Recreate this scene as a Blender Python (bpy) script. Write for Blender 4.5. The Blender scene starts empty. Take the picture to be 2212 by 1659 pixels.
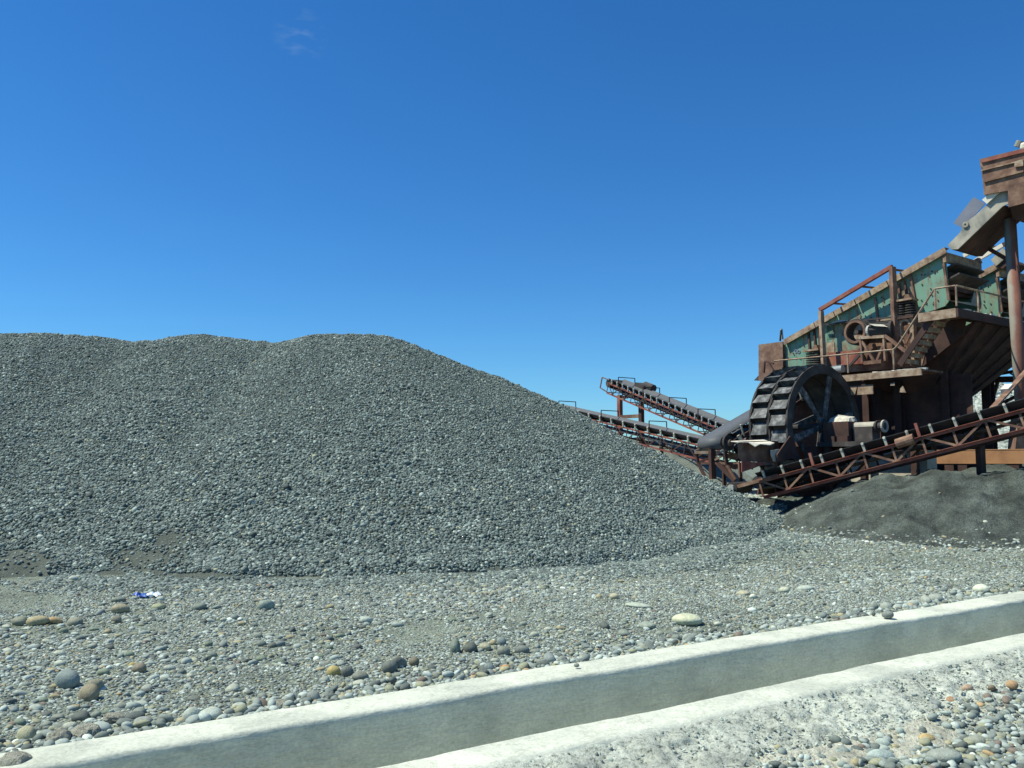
import bpy, bmesh, math, random
import numpy as np
from mathutils import Vector, Matrix

scene = bpy.context.scene
R = math.radians
rnd = random.Random(7)
npr = np.random.default_rng(11)

# ------------------------------------------------------------------ camera
F = 1840.0                     # focal length in units of a 2212 px wide frame
CAM_H = 1.9
PITCH = math.atan(170.5 / F)
cam_d = bpy.data.cameras.new('camera'); cam = bpy.data.objects.new('camera', cam_d)
scene.collection.objects.link(cam)
cam_d.sensor_width = 36; cam_d.lens = 36 * F / 2212; cam_d.clip_end = 3000; cam_d.clip_start = .05
cam.location = (0, 0, CAM_H); cam.rotation_euler = (R(90) + PITCH, 0, 0)
scene.camera = cam

# ------------------------------------------------------------------ light
SUN_H = Vector((-.995, -.06, 0)).normalized(); SUN_EL = R(58)
sun_dir = SUN_H * math.cos(SUN_EL) + Vector((0, 0, math.sin(SUN_EL)))
sd = bpy.data.lights.new('sun', 'SUN'); so = bpy.data.objects.new('sun', sd); scene.collection.objects.link(so)
sd.energy = 3.8; sd.angle = R(.53); sd.color = (1, .985, .83)
so.rotation_euler = (-sun_dir).to_track_quat('-Z', 'Y').to_euler()
world = bpy.data.worlds.new('World'); scene.world = world; world.use_nodes = True
wt = world.node_tree; wt.nodes.clear()
w_out = wt.nodes.new('ShaderNodeOutputWorld'); w_bg = wt.nodes.new('ShaderNodeBackground')
w_sky = wt.nodes.new('ShaderNodeTexSky'); w_sky.sky_type = 'NISHITA'; w_sky.sun_disc = False
w_sky.sun_elevation = SUN_EL; w_sky.sun_rotation = math.atan2(SUN_H.x, SUN_H.y) % (2 * math.pi)
w_sky.air_density = 1.0; w_sky.dust_density = 0.0; w_sky.ozone_density = 1.6; w_sky.altitude = 0
w_hs = wt.nodes.new('ShaderNodeHueSaturation'); w_hs.inputs['Saturation'].default_value = 1.25
w_hs.inputs['Hue'].default_value = .494
# a thin wisp of cirrus high in the sky
w_tc = wt.nodes.new('ShaderNodeTexCoord')
w_map = wt.nodes.new('ShaderNodeMapping'); w_map.inputs['Rotation'].default_value = (0, R(-28), 0); w_map.inputs['Scale'].default_value = (14, 20, 42)
w_noi = wt.nodes.new('ShaderNodeTexNoise'); w_noi.inputs['Scale'].default_value = 2.2; w_noi.inputs['Detail'].default_value = 6
w_dot = wt.nodes.new('ShaderNodeVectorMath'); w_dot.operation = 'DISTANCE'
_cx, _cy = (648 - 1106) / F, (829.5 - 78) / F
_d = Vector((_cx, math.cos(PITCH) - _cy * math.sin(PITCH), math.sin(PITCH) + _cy * math.cos(PITCH))).normalized()
w_dot.inputs[1].default_value = _d
w_mr = wt.nodes.new('ShaderNodeMapRange'); w_mr.inputs['From Min'].default_value = .03; w_mr.inputs['From Max'].default_value = .006
w_m1 = wt.nodes.new('ShaderNodeMapRange'); w_m1.inputs['From Min'].default_value = .48; w_m1.inputs['From Max'].default_value = .8
w_mul = wt.nodes.new('ShaderNodeMath'); w_mul.operation = 'MULTIPLY'
w_mul2 = wt.nodes.new('ShaderNodeMath'); w_mul2.operation = 'MULTIPLY'; w_mul2.inputs[1].default_value = .2
w_mix = wt.nodes.new('ShaderNodeMixRGB'); w_mix.inputs[2].default_value = (5.5, 6.5, 8, 1)
L = wt.links.new
L(w_tc.outputs['Generated'], w_map.inputs['Vector']); L(w_map.outputs[0], w_noi.inputs['Vector'])
L(w_tc.outputs['Generated'], w_dot.inputs[0]); L(w_dot.outputs['Value'], w_mr.inputs['Value'])
L(w_noi.outputs[0], w_m1.inputs['Value']); L(w_mr.outputs[0], w_mul.inputs[0]); L(w_m1.outputs[0], w_mul.inputs[1])
L(w_mul.outputs[0], w_mul2.inputs[0]); L(w_mul2.outputs[0], w_mix.inputs[0])
w_tint = wt.nodes.new('ShaderNodeMixRGB'); w_tint.blend_type = 'MULTIPLY'; w_tint.inputs[0].default_value = 1; w_tint.inputs[2].default_value = (.43, .8, 1.15, 1)
L(w_sky.outputs[0], w_hs.inputs['Color']); L(w_hs.outputs[0], w_tint.inputs[1]); L(w_tint.outputs[0], w_mix.inputs[1]); L(w_mix.outputs[0], w_bg.inputs['Color'])
w_bg.inputs['Strength'].default_value = 0.074
L(w_bg.outputs[0], w_out.inputs['Surface'])
vs = scene.view_settings
vs.view_transform = 'Standard'; vs.look = 'None'; vs.gamma = 1; vs.use_curve_mapping = False
vs.exposure = 0.66

# ------------------------------------------------------------------ picture geometry helpers
CAM = Vector((0, 0, CAM_H))
FW = Vector((0, math.cos(PITCH), math.sin(PITCH))); UPV = Vector((0, -math.sin(PITCH), math.cos(PITCH)))
def ray(x, y): return Vector((1, 0, 0)) * ((x - 1106) / F) + UPV * ((829.5 - y) / F) + FW
def atY(x, y, Y): d = ray(x, y); return CAM + d * (Y / d.y)
def atZ(x, y, z): d = ray(x, y); return CAM + d * ((z - CAM_H) / d.z)
def proj(P):
    d = Vector(P) - CAM; k = d.dot(FW)
    return (1106 + F * d.x / k, 829.5 - F * d.dot(UPV) / k)

# ------------------------------------------------------------------ materials
MAT = {}
def new_mat(name, rough=.85, metal=0.0):
    m = bpy.data.materials.new(name); m.use_nodes = True; nt = m.node_tree
    b = nt.nodes['Principled BSDF']; b.inputs['Roughness'].default_value = rough; b.inputs['Metallic'].default_value = metal
    b.inputs['Specular IOR Level'].default_value = .3
    MAT[name] = m
    return m, nt, b
def nd(nt, typ, **kw):
    n = nt.nodes.new(typ)
    for k, v in kw.items():
        if k in n.inputs: n.inputs[k].default_value = v
        else: setattr(n, k, v)
    return n
def ramp(nt, fac, stops, interp='LINEAR'):
    r = nt.nodes.new('ShaderNodeValToRGB'); r.color_ramp.interpolation = interp
    el = r.color_ramp.elements
    while len(el) < len(stops): el.new(.5)
    for e, (p, c) in zip(el, stops): e.position = p; e.color = (*c, 1)
    nt.links.new(fac, r.inputs[0]); return r.outputs[0]
def mixc(nt, fac, a, b, mode='MIX'):
    m = nt.nodes.new('ShaderNodeMixRGB'); m.blend_type = mode
    for i, s in ((0, fac), (1, a), (2, b)):
        if hasattr(s, 'links'): nt.links.new(s, m.inputs[i])
        elif i == 0: m.inputs[0].default_value = s
        else: m.inputs[i].default_value = (*s, 1)
    return m.outputs[0]
def noise(nt, scale, detail=4, vec=None, rough=.6, dist=0):
    n = nd(nt, 'ShaderNodeTexNoise'); n.inputs['Scale'].default_value = scale; n.inputs['Detail'].default_value = detail
    n.inputs['Roughness'].default_value = rough; n.inputs['Distortion'].default_value = dist
    if vec is None: vec = nd(nt, 'ShaderNodeTexCoord').outputs['Object']
    nt.links.new(vec, n.inputs['Vector']); return n.outputs[0]
def mapped(nt, scale, rot=(0, 0, 0)):
    tc = nd(nt, 'ShaderNodeTexCoord'); mp = nd(nt, 'ShaderNodeMapping')
    mp.inputs['Scale'].default_value = scale; mp.inputs['Rotation'].default_value = rot
    nt.links.new(tc.outputs['Object'], mp.inputs['Vector']); return mp.outputs[0]
def bump(nt, b, h, strength, dist):
    bp = nd(nt, 'ShaderNodeBump'); bp.inputs['Strength'].default_value = strength; bp.inputs['Distance'].default_value = dist
    nt.links.new(h, bp.inputs['Height']); nt.links.new(bp.outputs[0], b.inputs['Normal'])
def lift(stops, k, g=1.0): return [(p, (c[0] * k, c[1] * k * g, c[2] * k)) for p, c in stops]
def simple(name, stops, scale=3, detail=6, rough=.85, metal=0, bs=.3, bd=.01, stretch=None, bscale=None):
    m, nt, b = new_mat(name, rough, metal)
    vec = mapped(nt, stretch) if stretch else None
    n = noise(nt, scale, detail, vec)
    nt.links.new(ramp(nt, n, lift(stops, 1.15)), b.inputs['Base Color'])
    bump(nt, b, noise(nt, bscale or scale * 6, 4), bs, bd)
    return m

# rusted and painted steel
simple('rust', [(.3, (.075, .042, .032)), (.48, (.15, .083, .057)), (.6, (.22, .135, .092)), (.72, (.31, .22, .15))], 2.6, 9)
simple('rust_dusty', [(.3, (.12, .07, .05)), (.46, (.25, .17, .115)), (.58, (.33, .25, .175)), (.7, (.42, .34, .25))], 4.5, 9)
simple('rust_red', [(.3, (.12, .04, .032)), (.5, (.23, .075, .055)), (.72, (.27, .14, .095))], 2.4)
simple('rust_orange', [(.3, (.22, .11, .055)), (.55, (.33, .17, .08)), (.75, (.28, .17, .09))], 1.6, 8)
simple('dark_steel', [(.3, (.028, .026, .026)), (.55, (.06, .052, .048)), (.75, (.13, .11, .095))], 2.0)
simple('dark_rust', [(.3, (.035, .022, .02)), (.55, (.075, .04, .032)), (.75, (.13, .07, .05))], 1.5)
simple('bucket_steel', [(.36, (.035, .037, .038)), (.5, (.085, .088, .088)), (.66, (.22, .225, .215))], 5.5, rough=.6)
simple('rubber', [(.3, (.014, .016, .018)), (.7, (.04, .043, .046))], 3, rough=.7)
simple('belt_grey', [(.3, (.055, .06, .065)), (.7, (.12, .125, .13))], 6, rough=.6, stretch=(.15, 6, 6))
simple('grey_sheet', [(.3, (.14, .14, .125)), (.5, (.3, .28, .23)), (.7, (.42, .38, .3))], 2.5, bs=.1)
simple('blue_sheet', [(.3, (.13, .15, .2)), (.7, (.2, .21, .25))], 1.5, bs=.05)
simple('pale_paint', [(.3, (.52, .47, .37)), (.7, (.68, .63, .52))], 3, bs=.1)
simple('white_cover', [(.3, (.22, .2, .155)), (.5, (.46, .43, .35)), (.68, (.6, .57, .48))], 6)
simple('idler_paint', [(.3, (.34, .31, .2)), (.6, (.55, .55, .44)), (.75, (.3, .2, .12))], 6)
simple('grey_paint', [(.3, (.26, .28, .27)), (.7, (.4, .41, .38))], 4)
simple('concrete_block', [(.3, (.34, .31, .24)), (.7, (.5, .46, .37))], 4)
def green_paint():
    m, nt, b = new_mat('green_paint', .6)
    base = ramp(nt, noise(nt, 1.3, 5), [(.3, (.135, .265, .19)), (.7, (.19, .34, .255))])
    streak = noise(nt, 1.6, 6, mapped(nt, (2.6, 2.6, .4)))
    fac = ramp(nt, streak, [(.52, (0, 0, 0)), (.64, (1, 1, 1))])
    c = mixc(nt, fac, base, ramp(nt, noise(nt, 6), [(.35, (.17, .09, .055)), (.65, (.3, .23, .15))]))
    patch = ramp(nt, noise(nt, .9, 4), [(.53, (0, 0, 0)), (.62, (.9, .9, .9))])
    c = mixc(nt, patch, c, ramp(nt, noise(nt, 9, 6), [(.35, (.13, .08, .055)), (.65, (.28, .22, .15))]))
    nt.links.new(c, b.inputs['Base Color']); bump(nt, b, streak, .1, .01)
green_paint()
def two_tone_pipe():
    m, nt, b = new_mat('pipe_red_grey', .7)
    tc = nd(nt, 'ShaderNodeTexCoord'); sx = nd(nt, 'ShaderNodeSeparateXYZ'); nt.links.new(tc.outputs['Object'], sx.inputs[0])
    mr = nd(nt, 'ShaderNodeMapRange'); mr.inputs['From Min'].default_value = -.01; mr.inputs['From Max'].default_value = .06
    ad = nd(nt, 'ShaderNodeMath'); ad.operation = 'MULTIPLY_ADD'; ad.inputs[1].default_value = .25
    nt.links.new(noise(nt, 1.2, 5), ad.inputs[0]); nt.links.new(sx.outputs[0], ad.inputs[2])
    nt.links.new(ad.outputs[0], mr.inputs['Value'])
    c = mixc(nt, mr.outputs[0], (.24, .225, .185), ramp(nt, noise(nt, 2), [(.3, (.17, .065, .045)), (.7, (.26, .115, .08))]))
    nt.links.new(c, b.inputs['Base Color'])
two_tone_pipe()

# stones: tone picked per stone
def stone_mat(name, stops, k=1.0):
    m, nt, b = new_mat(name, .8); stops = lift(stops, k, 1.03)
    oi = nd(nt, 'ShaderNodeObjectInfo')
    c = ramp(nt, oi.outputs['Random'], stops, 'CONSTANT')
    v = ramp(nt, noise(nt, 7, 3), [(.3, (.78, .78, .78)), (.7, (1.18, 1.18, 1.18))])
    nt.links.new(mixc(nt, 1, c, v, 'MULTIPLY'), b.inputs['Base Color'])
    return m
G = lambda k, a=1, c=1: (k * a, k * 1.07, k * .97 * c)
stone_mat('stone_pile', [(0, G(.06, .87)), (.12, G(.1, .87, 1.03)), (.3, G(.14, .88)), (.45, G(.08, .89)), (.58, G(.17, .9, 1.02)), (.72, G(.12, .89)), (.84, G(.215, .93)), (.935, G(.3, .95, .97)), (.972, (.28, .27, .18)), (.986, G(.38, 1, .95))], 1.38)
stone_mat('stone_ground', [(0, G(.085, .94)), (.14, G(.15, .95)), (.28, G(.21, .95, 1.0)), (.4, G(.115, .94)), (.5, G(.265, .96)), (.63, G(.175, .95)), (.74, G(.32, .97)), (.82, (.2, .2, .135)), (.91, (.25, .225, .14)), (.94, (.14, .11, .09)), (.96, (.3, .21, .11)), (.967, G(.45, 1, .96)), (.98, G(.08))], 1.45)
stone_mat('stone_white', [(0, G(.24, .97)), (.25, G(.32, .97)), (.5, G(.4, .98, .98)), (.75, G(.19, .97)), (.9, G(.5, 1, .97))], 1.1)
def stone_own():
    m, nt, b = new_mat('stone_own', .75)
    oi = nd(nt, 'ShaderNodeObjectInfo')
    v = ramp(nt, noise(nt, 3.5, 5), [(.3, (.72, .72, .72)), (.7, (1.2, 1.2, 1.2))])
    sp = ramp(nt, noise(nt, 40, 2), [(.35, (.8, .8, .8)), (.65, (1.12, 1.12, 1.12))])
    c = mixc(nt, 1, mixc(nt, 1, oi.outputs['Color'], v, 'MULTIPLY'), sp, 'MULTIPLY')
    nt.links.new(c, b.inputs['Base Color']); bump(nt, b, noise(nt, 14, 4), .25, .05)
stone_own()
def gravel_ground(name, dark, mid, light, sc, mott=(.72, 1.15), msc=.7):
    m, nt, b = new_mat(name, .95)
    tc = nd(nt, 'ShaderNodeTexCoord')
    vo = nd(nt, 'ShaderNodeTexVoronoi'); vo.inputs['Scale'].default_value = sc; nt.links.new(tc.outputs['Object'], vo.inputs['Vector'])
    sx = nd(nt, 'ShaderNodeSeparateColor'); nt.links.new(vo.outputs['Color'], sx.inputs[0])
    cell = ramp(nt, sx.outputs[0], lift([(0, dark), (.5, mid), (.9, light)], 1.2, 1.05))
    big = ramp(nt, noise(nt, msc, 6), [(.35, (mott[0],) * 3), (.65, (mott[1],) * 3)])
    fine = ramp(nt, noise(nt, 60, 4), [(.3, (.7, .7, .7)), (.7, (1.25, 1.25, 1.25))])
    c = mixc(nt, 1, mixc(nt, 1, cell, big, 'MULTIPLY'), fine, 'MULTIPLY')
    nt.links.new(c, b.inputs['Base Color'])
    inv = nd(nt, 'ShaderNodeMath'); inv.operation = 'MULTIPLY'; inv.inputs[1].default_value = -1.0
    nt.links.new(vo.outputs['Distance'], inv.inputs[0])
    if name.startswith('sand'):
        ad = nd(nt, 'ShaderNodeMath'); ad.operation = 'MULTIPLY_ADD'; ad.inputs[1].default_value = 12.0
        nt.links.new(noise(nt, 3.5, 12, rough=.74), ad.inputs[0]); nt.links.new(inv.outputs[0], ad.inputs[2]); bump(nt, b, ad.outputs[0], .8, .018)
    else: bump(nt, b, inv.outputs[0], 1.0, .5 / sc)
gravel_ground('gravel_ground', (.07, .079, .065), (.12, .135, .112), (.21, .23, .19), 60, (.72, 1.2))
gravel_ground('pile_core', (.05, .056, .049), (.072, .08, .07), (.105, .115, .1), 90, (.8, 1.15))
gravel_ground('sand_dark', (.046, .053, .048), (.068, .077, .07), (.105, .116, .105), 60, (.5, 1.55), 1.6)
gravel_ground('sand_grey', (.17, .185, .165), (.19, .205, .185), (.215, .23, .205), 120)
gravel_ground('rock_light', (.2, .21, .19), (.3, .31, .28), (.42, .43, .4), 9)
def concrete(name, lo, hi, stain):
    m, nt, b = new_mat(name, .9)
    c = ramp(nt, noise(nt, 1.7, 7), [(.32, lo), (.68, hi)])
    st = ramp(nt, noise(nt, 1.1, 7, mapped(nt, (1, 1, 1.6)), .65), [(.47, (0, 0, 0)), (.66, (.85, .85, .85))])
    c = mixc(nt, st, c, stain)
    cr = ramp(nt, noise(nt, 3.2, 6, mapped(nt, (1, 1, 7)), .7, .6), [(.48, (1, 1, 1)), (.5, (.68, .68, .66)), (.52, (1, 1, 1))])
    f = ramp(nt, noise(nt, 38, 5), [(.3, (.82, .82, .82)), (.7, (1.07, 1.07, 1.07))])
    nt.links.new(mixc(nt, 1, mixc(nt, .7, c, cr, 'MULTIPLY'), f, 'MULTIPLY'), b.inputs['Base Color'])
    bump(nt, b, noise(nt, 9, 7, mapped(nt, (1, 1, 3))), .4, .03)
concrete('concrete', (.55, .575, .47), (.68, .7, .58), (.43, .455, .38))
def rough_concrete():
    m, nt, b = new_mat('concrete_rough', .95)
    h = noise(nt, 24, 9, rough=.7)
    c = ramp(nt, h, [(.35, (.1, .11, .09)), (.43, (.42, .45, .37)), (.5, (.58, .615, .51)), (.66, (.68, .71, .6))])
    big = ramp(nt, noise(nt, 2.6, 6), [(.35, (.7, .7, .7)), (.6, (1.05, 1.05, 1.05))])
    nt.links.new(mixc(nt, 1, c, big, 'MULTIPLY'), b.inputs['Base Color']); bump(nt, b, h, .9, .035)
rough_concrete()
simple('cement_spill', [(.3, (.22, .22, .17)), (.5, (.38, .375, .29)), (.7, (.5, .49, .39))], 7, 9, bs=.9, bd=.05, bscale=20)
simple('plastic_blue', [(.4, (.02, .07, .3)), (.6, (.1, .2, .5))], 8, rough=.4)
simple('plastic_pale', [(.4, (.55, .62, .68)), (.6, (.75, .78, .8))], 8, rough=.4)
simple('scrap_pale', [(.4, (.55, .52, .4)), (.6, (.7, .68, .6))], 8)

# ------------------------------------------------------------------ object helpers
COL = scene.collection
def tag(o, label=None, cat=None, group=None, kind=None):
    if label: o['label'] = label
    if cat: o['category'] = cat
    if group: o['group'] = group
    if kind: o['kind'] = kind
    return o
def thing(name, loc, label, cat, group=None):
    o = bpy.data.objects.new(name, None); COL.objects.link(o); o.location = loc; o.empty_display_size = .2
    return tag(o, label, cat, group)
def wpos(o):
    p = Vector((0, 0, 0))
    while o is not None: p = p + o.location; o = o.parent
    return p
class MB:
    def __init__(s): s.v = []; s.f = []
    def add(s, vs_, fs_):
        n = len(s.v); s.v += [Vector(q) for q in vs_]; s.f += [tuple(i + n for i in f) for f in fs_]; return s
    def box(s, c, a, b, d):
        c, a, b, d = map(Vector, (c, a, b, d))
        vs_ = [c + a * i + b * j + d * k for k in (-1, 1) for j in (-1, 1) for i in (-1, 1)]
        fs_ = [(0, 2, 3, 1), (4, 5, 7, 6), (0, 1, 5, 4), (2, 6, 7, 3), (0, 4, 6, 2), (1, 3, 7, 5)]
        if a.cross(b).dot(d) < 0: fs_ = [f[::-1] for f in fs_]
        return s.add(vs_, fs_)
    def bar(s, p, q, w, h, up=Vector((0, 0, 1))):
        p, q = Vector(p), Vector(q); d = q - p; ax = d.normalized(); up = Vector(up)
        if abs(ax.dot(up)) > .98: up = Vector((1, .3, 0))
        sd_ = ax.cross(up).normalized(); u2 = sd_.cross(ax)
        return s.box((p + q) / 2, d / 2, sd_ * w / 2, u2 * h / 2)
    def angle(s, p, q, w, t, up=Vector((0, 0, 1)), side=1):
        p, q = Vector(p), Vector(q); ax = (q - p).normalized(); up = Vector(up)
        if abs(ax.dot(up)) > .98: up = Vector((1, .3, 0))
        sd_ = ax.cross(up).normalized() * side; u2 = (ax.cross(up).normalized()).cross(ax)
        s.box((p + q) / 2 + sd_ * (w / 2), (q - p) / 2, sd_ * w / 2, u2 * t / 2)
        return s.box((p + q) / 2 - u2 * (w / 2 + t / 2), (q - p) / 2, sd_ * t / 2, u2 * w / 2)
    def tube(s, p, q, r, n=10, r2=None):
        p, q = Vector(p), Vector(q); ax = (q - p).normalized()
        t = Vector((0, 0, 1)) if abs(ax.z) < .9 else Vector((1, 0, 0))
        a = ax.cross(t).normalized(); b = ax.cross(a); r2 = r if r2 is None else r2
        vs_ = [p + (a * math.cos(i * 2 * math.pi / n) + b * math.sin(i * 2 * math.pi / n)) * r for i in range(n)]
        vs_ += [q + (a * math.cos(i * 2 * math.pi / n) + b * math.sin(i * 2 * math.pi / n)) * r2 for i in range(n)]
        fs_ = [(i, (i + 1) % n, n + (i + 1) % n, n + i) for i in range(n)] + [tuple(range(n))[::-1], tuple(range(n, 2 * n))]
        return s.add(vs_, [f[::-1] for f in fs_])
    def prism(s, poly, d):
        poly = [Vector(q) for q in poly]; d = Vector(d); n = len(poly)
        vs_ = poly + [q + d for q in poly]
        fs_ = [tuple(range(n))[::-1], tuple(range(n, 2 * n))] + [(i, (i + 1) % n, n + (i + 1) % n, n + i) for i in range(n)]
        nn = Vector((0, 0, 0))
        for i in range(n): nn += (poly[i] - poly[0]).cross(poly[(i + 1) % n] - poly[0])
        if nn.dot(d) < 0: fs_ = [f[::-1] for f in fs_]
        return s.add(vs_, fs_)
    def ring(s, c, ax, r0, r1, th, n=48, a0=0, a1=2 * math.pi):
        c, ax = Vector(c), Vector(ax).normalized(); t = Vector((0, 0, 1)) if abs(ax.z) < .9 else Vector((1, 0, 0))
        a = t.cross(ax).normalized(); b = ax.cross(a); vs_ = []; fs_ = []
        full = abs(a1 - a0 - 2 * math.pi) < 1e-4; m = n if full else n + 1
        for i in range(m):
            an = a0 + (a1 - a0) * i / n; e = a * math.cos(an) + b * math.sin(an)
            vs_ += [c + e * r0 - ax * th / 2, c + e * r1 - ax * th / 2, c + e * r1 + ax * th / 2, c + e * r0 + ax * th / 2]
        for i in range(n):
            j = (i + 1) % m
            for k in range(4): fs_.append((4 * i + k, 4 * i + (k + 1) % 4, 4 * j + (k + 1) % 4, 4 * j + k))
        if not full: fs_ += [(0, 1, 2, 3), tuple(4 * n + k for k in (3, 2, 1, 0))]
        return s.add(vs_, fs_)
    def loft(s, loops, cap=True):
        n = len(loops[0]); vs_ = [q for l in loops for q in l]; fs_ = []
        for k in range(len(loops) - 1):
            for i in range(n): fs_.append((k * n + i, k * n + (i + 1) % n, (k + 1) * n + (i + 1) % n, (k + 1) * n + i))
        if cap: fs_ += [tuple(range(n))[::-1], tuple((len(loops) - 1) * n + i for i in range(n))]
        return s.add(vs_, fs_)
    def build(s, name, mat, parent=None, smooth=False, origin=None):
        off = wpos(parent) if parent else Vector((0, 0, 0))
        o3 = Vector(origin) if origin is not None else (Vector((0, 0, 0)) if parent else sum(s.v, Vector()) / len(s.v))
        if parent and origin is not None: o3 = Vector(origin) - off
        me = bpy.data.meshes.new(name)
        me.from_pydata([tuple(q - off - o3) for q in s.v], [], s.f); me.update()
        bm = bmesh.new(); bm.from_mesh(me); bmesh.ops.recalc_face_normals(bm, faces=bm.faces); bm.to_mesh(me); bm.free()
        me.materials.append(MAT[mat])
        if smooth: me.polygons.foreach_set('use_smooth', [True] * len(me.polygons))
        o = bpy.data.objects.new(name, me); COL.objects.link(o); o.location = o3
        if parent: o.parent = parent
        return o

# ------------------------------------------------------------------ numpy noise and terrain
def _h(i, j, s): v = np.sin(i * 127.1 + j * 311.7 + s * 74.7) * 43758.5453; return v - np.floor(v)
def vnoise(x, y, s=0):
    i = np.floor(x); j = np.floor(y); fx = x - i; fy = y - j; fx = fx * fx * (3 - 2 * fx); fy = fy * fy * (3 - 2 * fy)
    return (_h(i, j, s) * (1 - fx) + _h(i + 1, j, s) * fx) * (1 - fy) + (_h(i, j + 1, s) * (1 - fx) + _h(i + 1, j + 1, s) * fx) * fy
def fbm(x, y, s=0, o=4):
    t = 0; a = .5
    for k in range(o): t = t + a * vnoise(x * 2 ** k, y * 2 ** k, s + k * 13); a *= .5
    return t / .9375
def ss(a, b, x): t = np.clip((x - a) / (b - a), 0, 1); return t * t * (3 - 2 * t)
KD = Vector((.8396, .5432, 0)); PD = Vector((-.5432, .8396, 0))      # along the drain and across it
def pk(X, Y): return -.5432 * X + .8396 * Y, .8396 * X + .5432 * Y
def across(pts): return sum(pk(*atZ(x, y, .035).xy)[0] for x, y in pts) / len(pts)
P_FB = across([(400, 1567), (678, 1521), (1423, 1393), (2212, 1277)]); P_FF = across([(173, 1642), (678, 1557), (1423, 1424), (2212, 1298)])   # wall edges measured across the drain
P_NB = across([(789, 1659), (1423, 1527), (2212, 1363)]); P_NF = across([(1423, 1574), (1800, 1488), (2212, 1395)])
DP = P_NF - 4.48; print('walls', P_FB, P_FF, P_NB, P_NF)
def ground_z(X, Y):
    X = np.asarray(X, float); Y = np.asarray(Y, float); p, k = pk(X, Y)
    n = .16 * (fbm(X * .3, Y * .3, 1) - .5) + .07 * (fbm(X * 1.3, Y * 1.3, 2) - .5)
    n = n * ss(P_FB, P_FB + 1.2, p)
    far = np.clip(1 - (np.hypot(X, Y) - 45) / 60, 0, 1)
    return n * far + (.2 * ss(15, 22, Y) + .75 * ss(21.5, 27.5, Y) - .01)
def road_z(X, Y):
    return -.2 + .08 * (fbm(np.asarray(X) * 1.1, np.asarray(Y) * 1.1, 5) - .5)

def grid_mesh(name, xs, ys, zf, mat, parent=None, tag_kw=None, smooth=True, tf=None):
    A_, B_ = np.meshgrid(xs, ys)
    X, Y = tf(A_, B_) if tf else (A_, B_)
    Z = zf(X, Y)
    nx, ny = len(xs), len(ys)
    co = np.stack([X, Y, Z], -1).reshape(-1, 3)
    i = np.arange(nx * ny).reshape(ny, nx)
    q = np.stack([i[:-1, :-1], i[:-1, 1:], i[1:, 1:], i[1:, :-1]], -1).reshape(-1, 4)
    me = bpy.data.meshes.new(name); me.vertices.add(len(co)); me.vertices.foreach_set('co', co.ravel())
    me.loops.add(q.size); me.loops.foreach_set('vertex_index', q.ravel())
    me.polygons.add(len(q)); me.polygons.foreach_set('loop_start', np.arange(0, q.size, 4)); me.polygons.foreach_set('loop_total', np.full(len(q), 4))
    me.polygons.foreach_set('use_smooth', np.full(len(q), smooth)); me.update(calc_edges=True); me.validate()
    me.materials.append(MAT[mat]); o = bpy.data.objects.new(name, me); COL.objects.link(o)
    if parent: o.parent = parent
    if tag_kw: tag(o, **tag_kw)
    return o
def spaced(a, b, step, lo, hi):                # fine between a and b, growing outwards
    r = list(np.arange(a, b, step)); s_ = step; v = r[-1]
    while v < hi: s_ *= 1.35; v += s_; r.append(v)
    s_ = step; v = r[0]
    while v > lo: s_ *= 1.35; v -= s_; r.insert(0, v)
    return np.array(r)
kp = lambda k, p: (k * KD.x + p * PD.x, k * KD.y + p * PD.y)
grid_mesh('ground', spaced(-6, 28, .16, -400, 600), spaced(P_FB - .16, 26, .16, P_FB - .16, 700), ground_z, 'gravel_ground', tag_kw=dict(kind='structure', label='stony grey gravel ground of the quarry yard'), tf=kp)
grid_mesh('roadside_ground', spaced(-3, 10, .12, -300, 300), spaced(.5, P_NF - .08, .12, -200, P_NF - .08), road_z, 'gravel_ground', tag_kw=dict(kind='structure', label='gravel verge beside the drain on the road side'), tf=kp)

# ------------------------------------------------------------------ the open concrete drain
drain = thing('drainage_channel', tuple(KD * 8 + PD * 5.4 + Vector((0, 0, -1.0))), 'long pale concrete drainage channel with two parallel walls', 'drain')
def strip(name, prof, mat, amp, zamp, seed, k0=-10, k1=45, step=.07, rough=0.0, ds=.025):
    ks = np.arange(k0, k1, step); prof = np.array(prof)
    d = np.r_[0, np.cumsum(np.hypot(*np.diff(prof, axis=0).T))]
    sp = np.arange(0, d[-1], ds); pr = np.stack([np.interp(sp, d, prof[:, 0]), np.interp(sp, d, prof[:, 1])], -1)
    K, S = np.meshgrid(ks, sp)
    P = pr[:, 0][:, None] + amp * (fbm(K * .55, S * 0 + 3, seed) - .5) + .35 * amp * (fbm(K * 2.3, S * 3, seed + 4) - .5) + .22 * amp * (fbm(K * 9, S * 9, seed + 5, 3) - .5)
    Z = pr[:, 1][:, None] + zamp * (fbm(K * .6, S * 0 + 9, seed + 8) - .5) + .012 * (fbm(K * 4, S * 6, seed + 2) - .5)
    if rough:
        e = rough * (fbm(K * 9, S * 9, seed + 20, 5) - .5) * ss(.03, .2, S); P = P - e * .6; Z = Z + e * .7
    X = K * KD.x + P * PD.x; Y = K * KD.y + P * PD.y
    off = wpos(drain); co = np.stack([X - off.x, Y - off.y, Z - off.z], -1).reshape(-1, 3)
    ny, nx = K.shape; i = np.arange(nx * ny).reshape(ny, nx)
    q = np.stack([i[:-1, :-1], i[:-1, 1:], i[1:, 1:], i[1:, :-1]], -1).reshape(-1, 4)
    me = bpy.data.meshes.new(name); me.from_pydata(co.tolist(), [], q.tolist()); me.update()
    me.polygons.foreach_set('use_smooth', [True] * len(q)); me.materials.append(MAT[mat])
    o = bpy.data.objects.new(name, me); COL.objects.link(o); o.parent = drain; return o
ZT = .035
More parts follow.
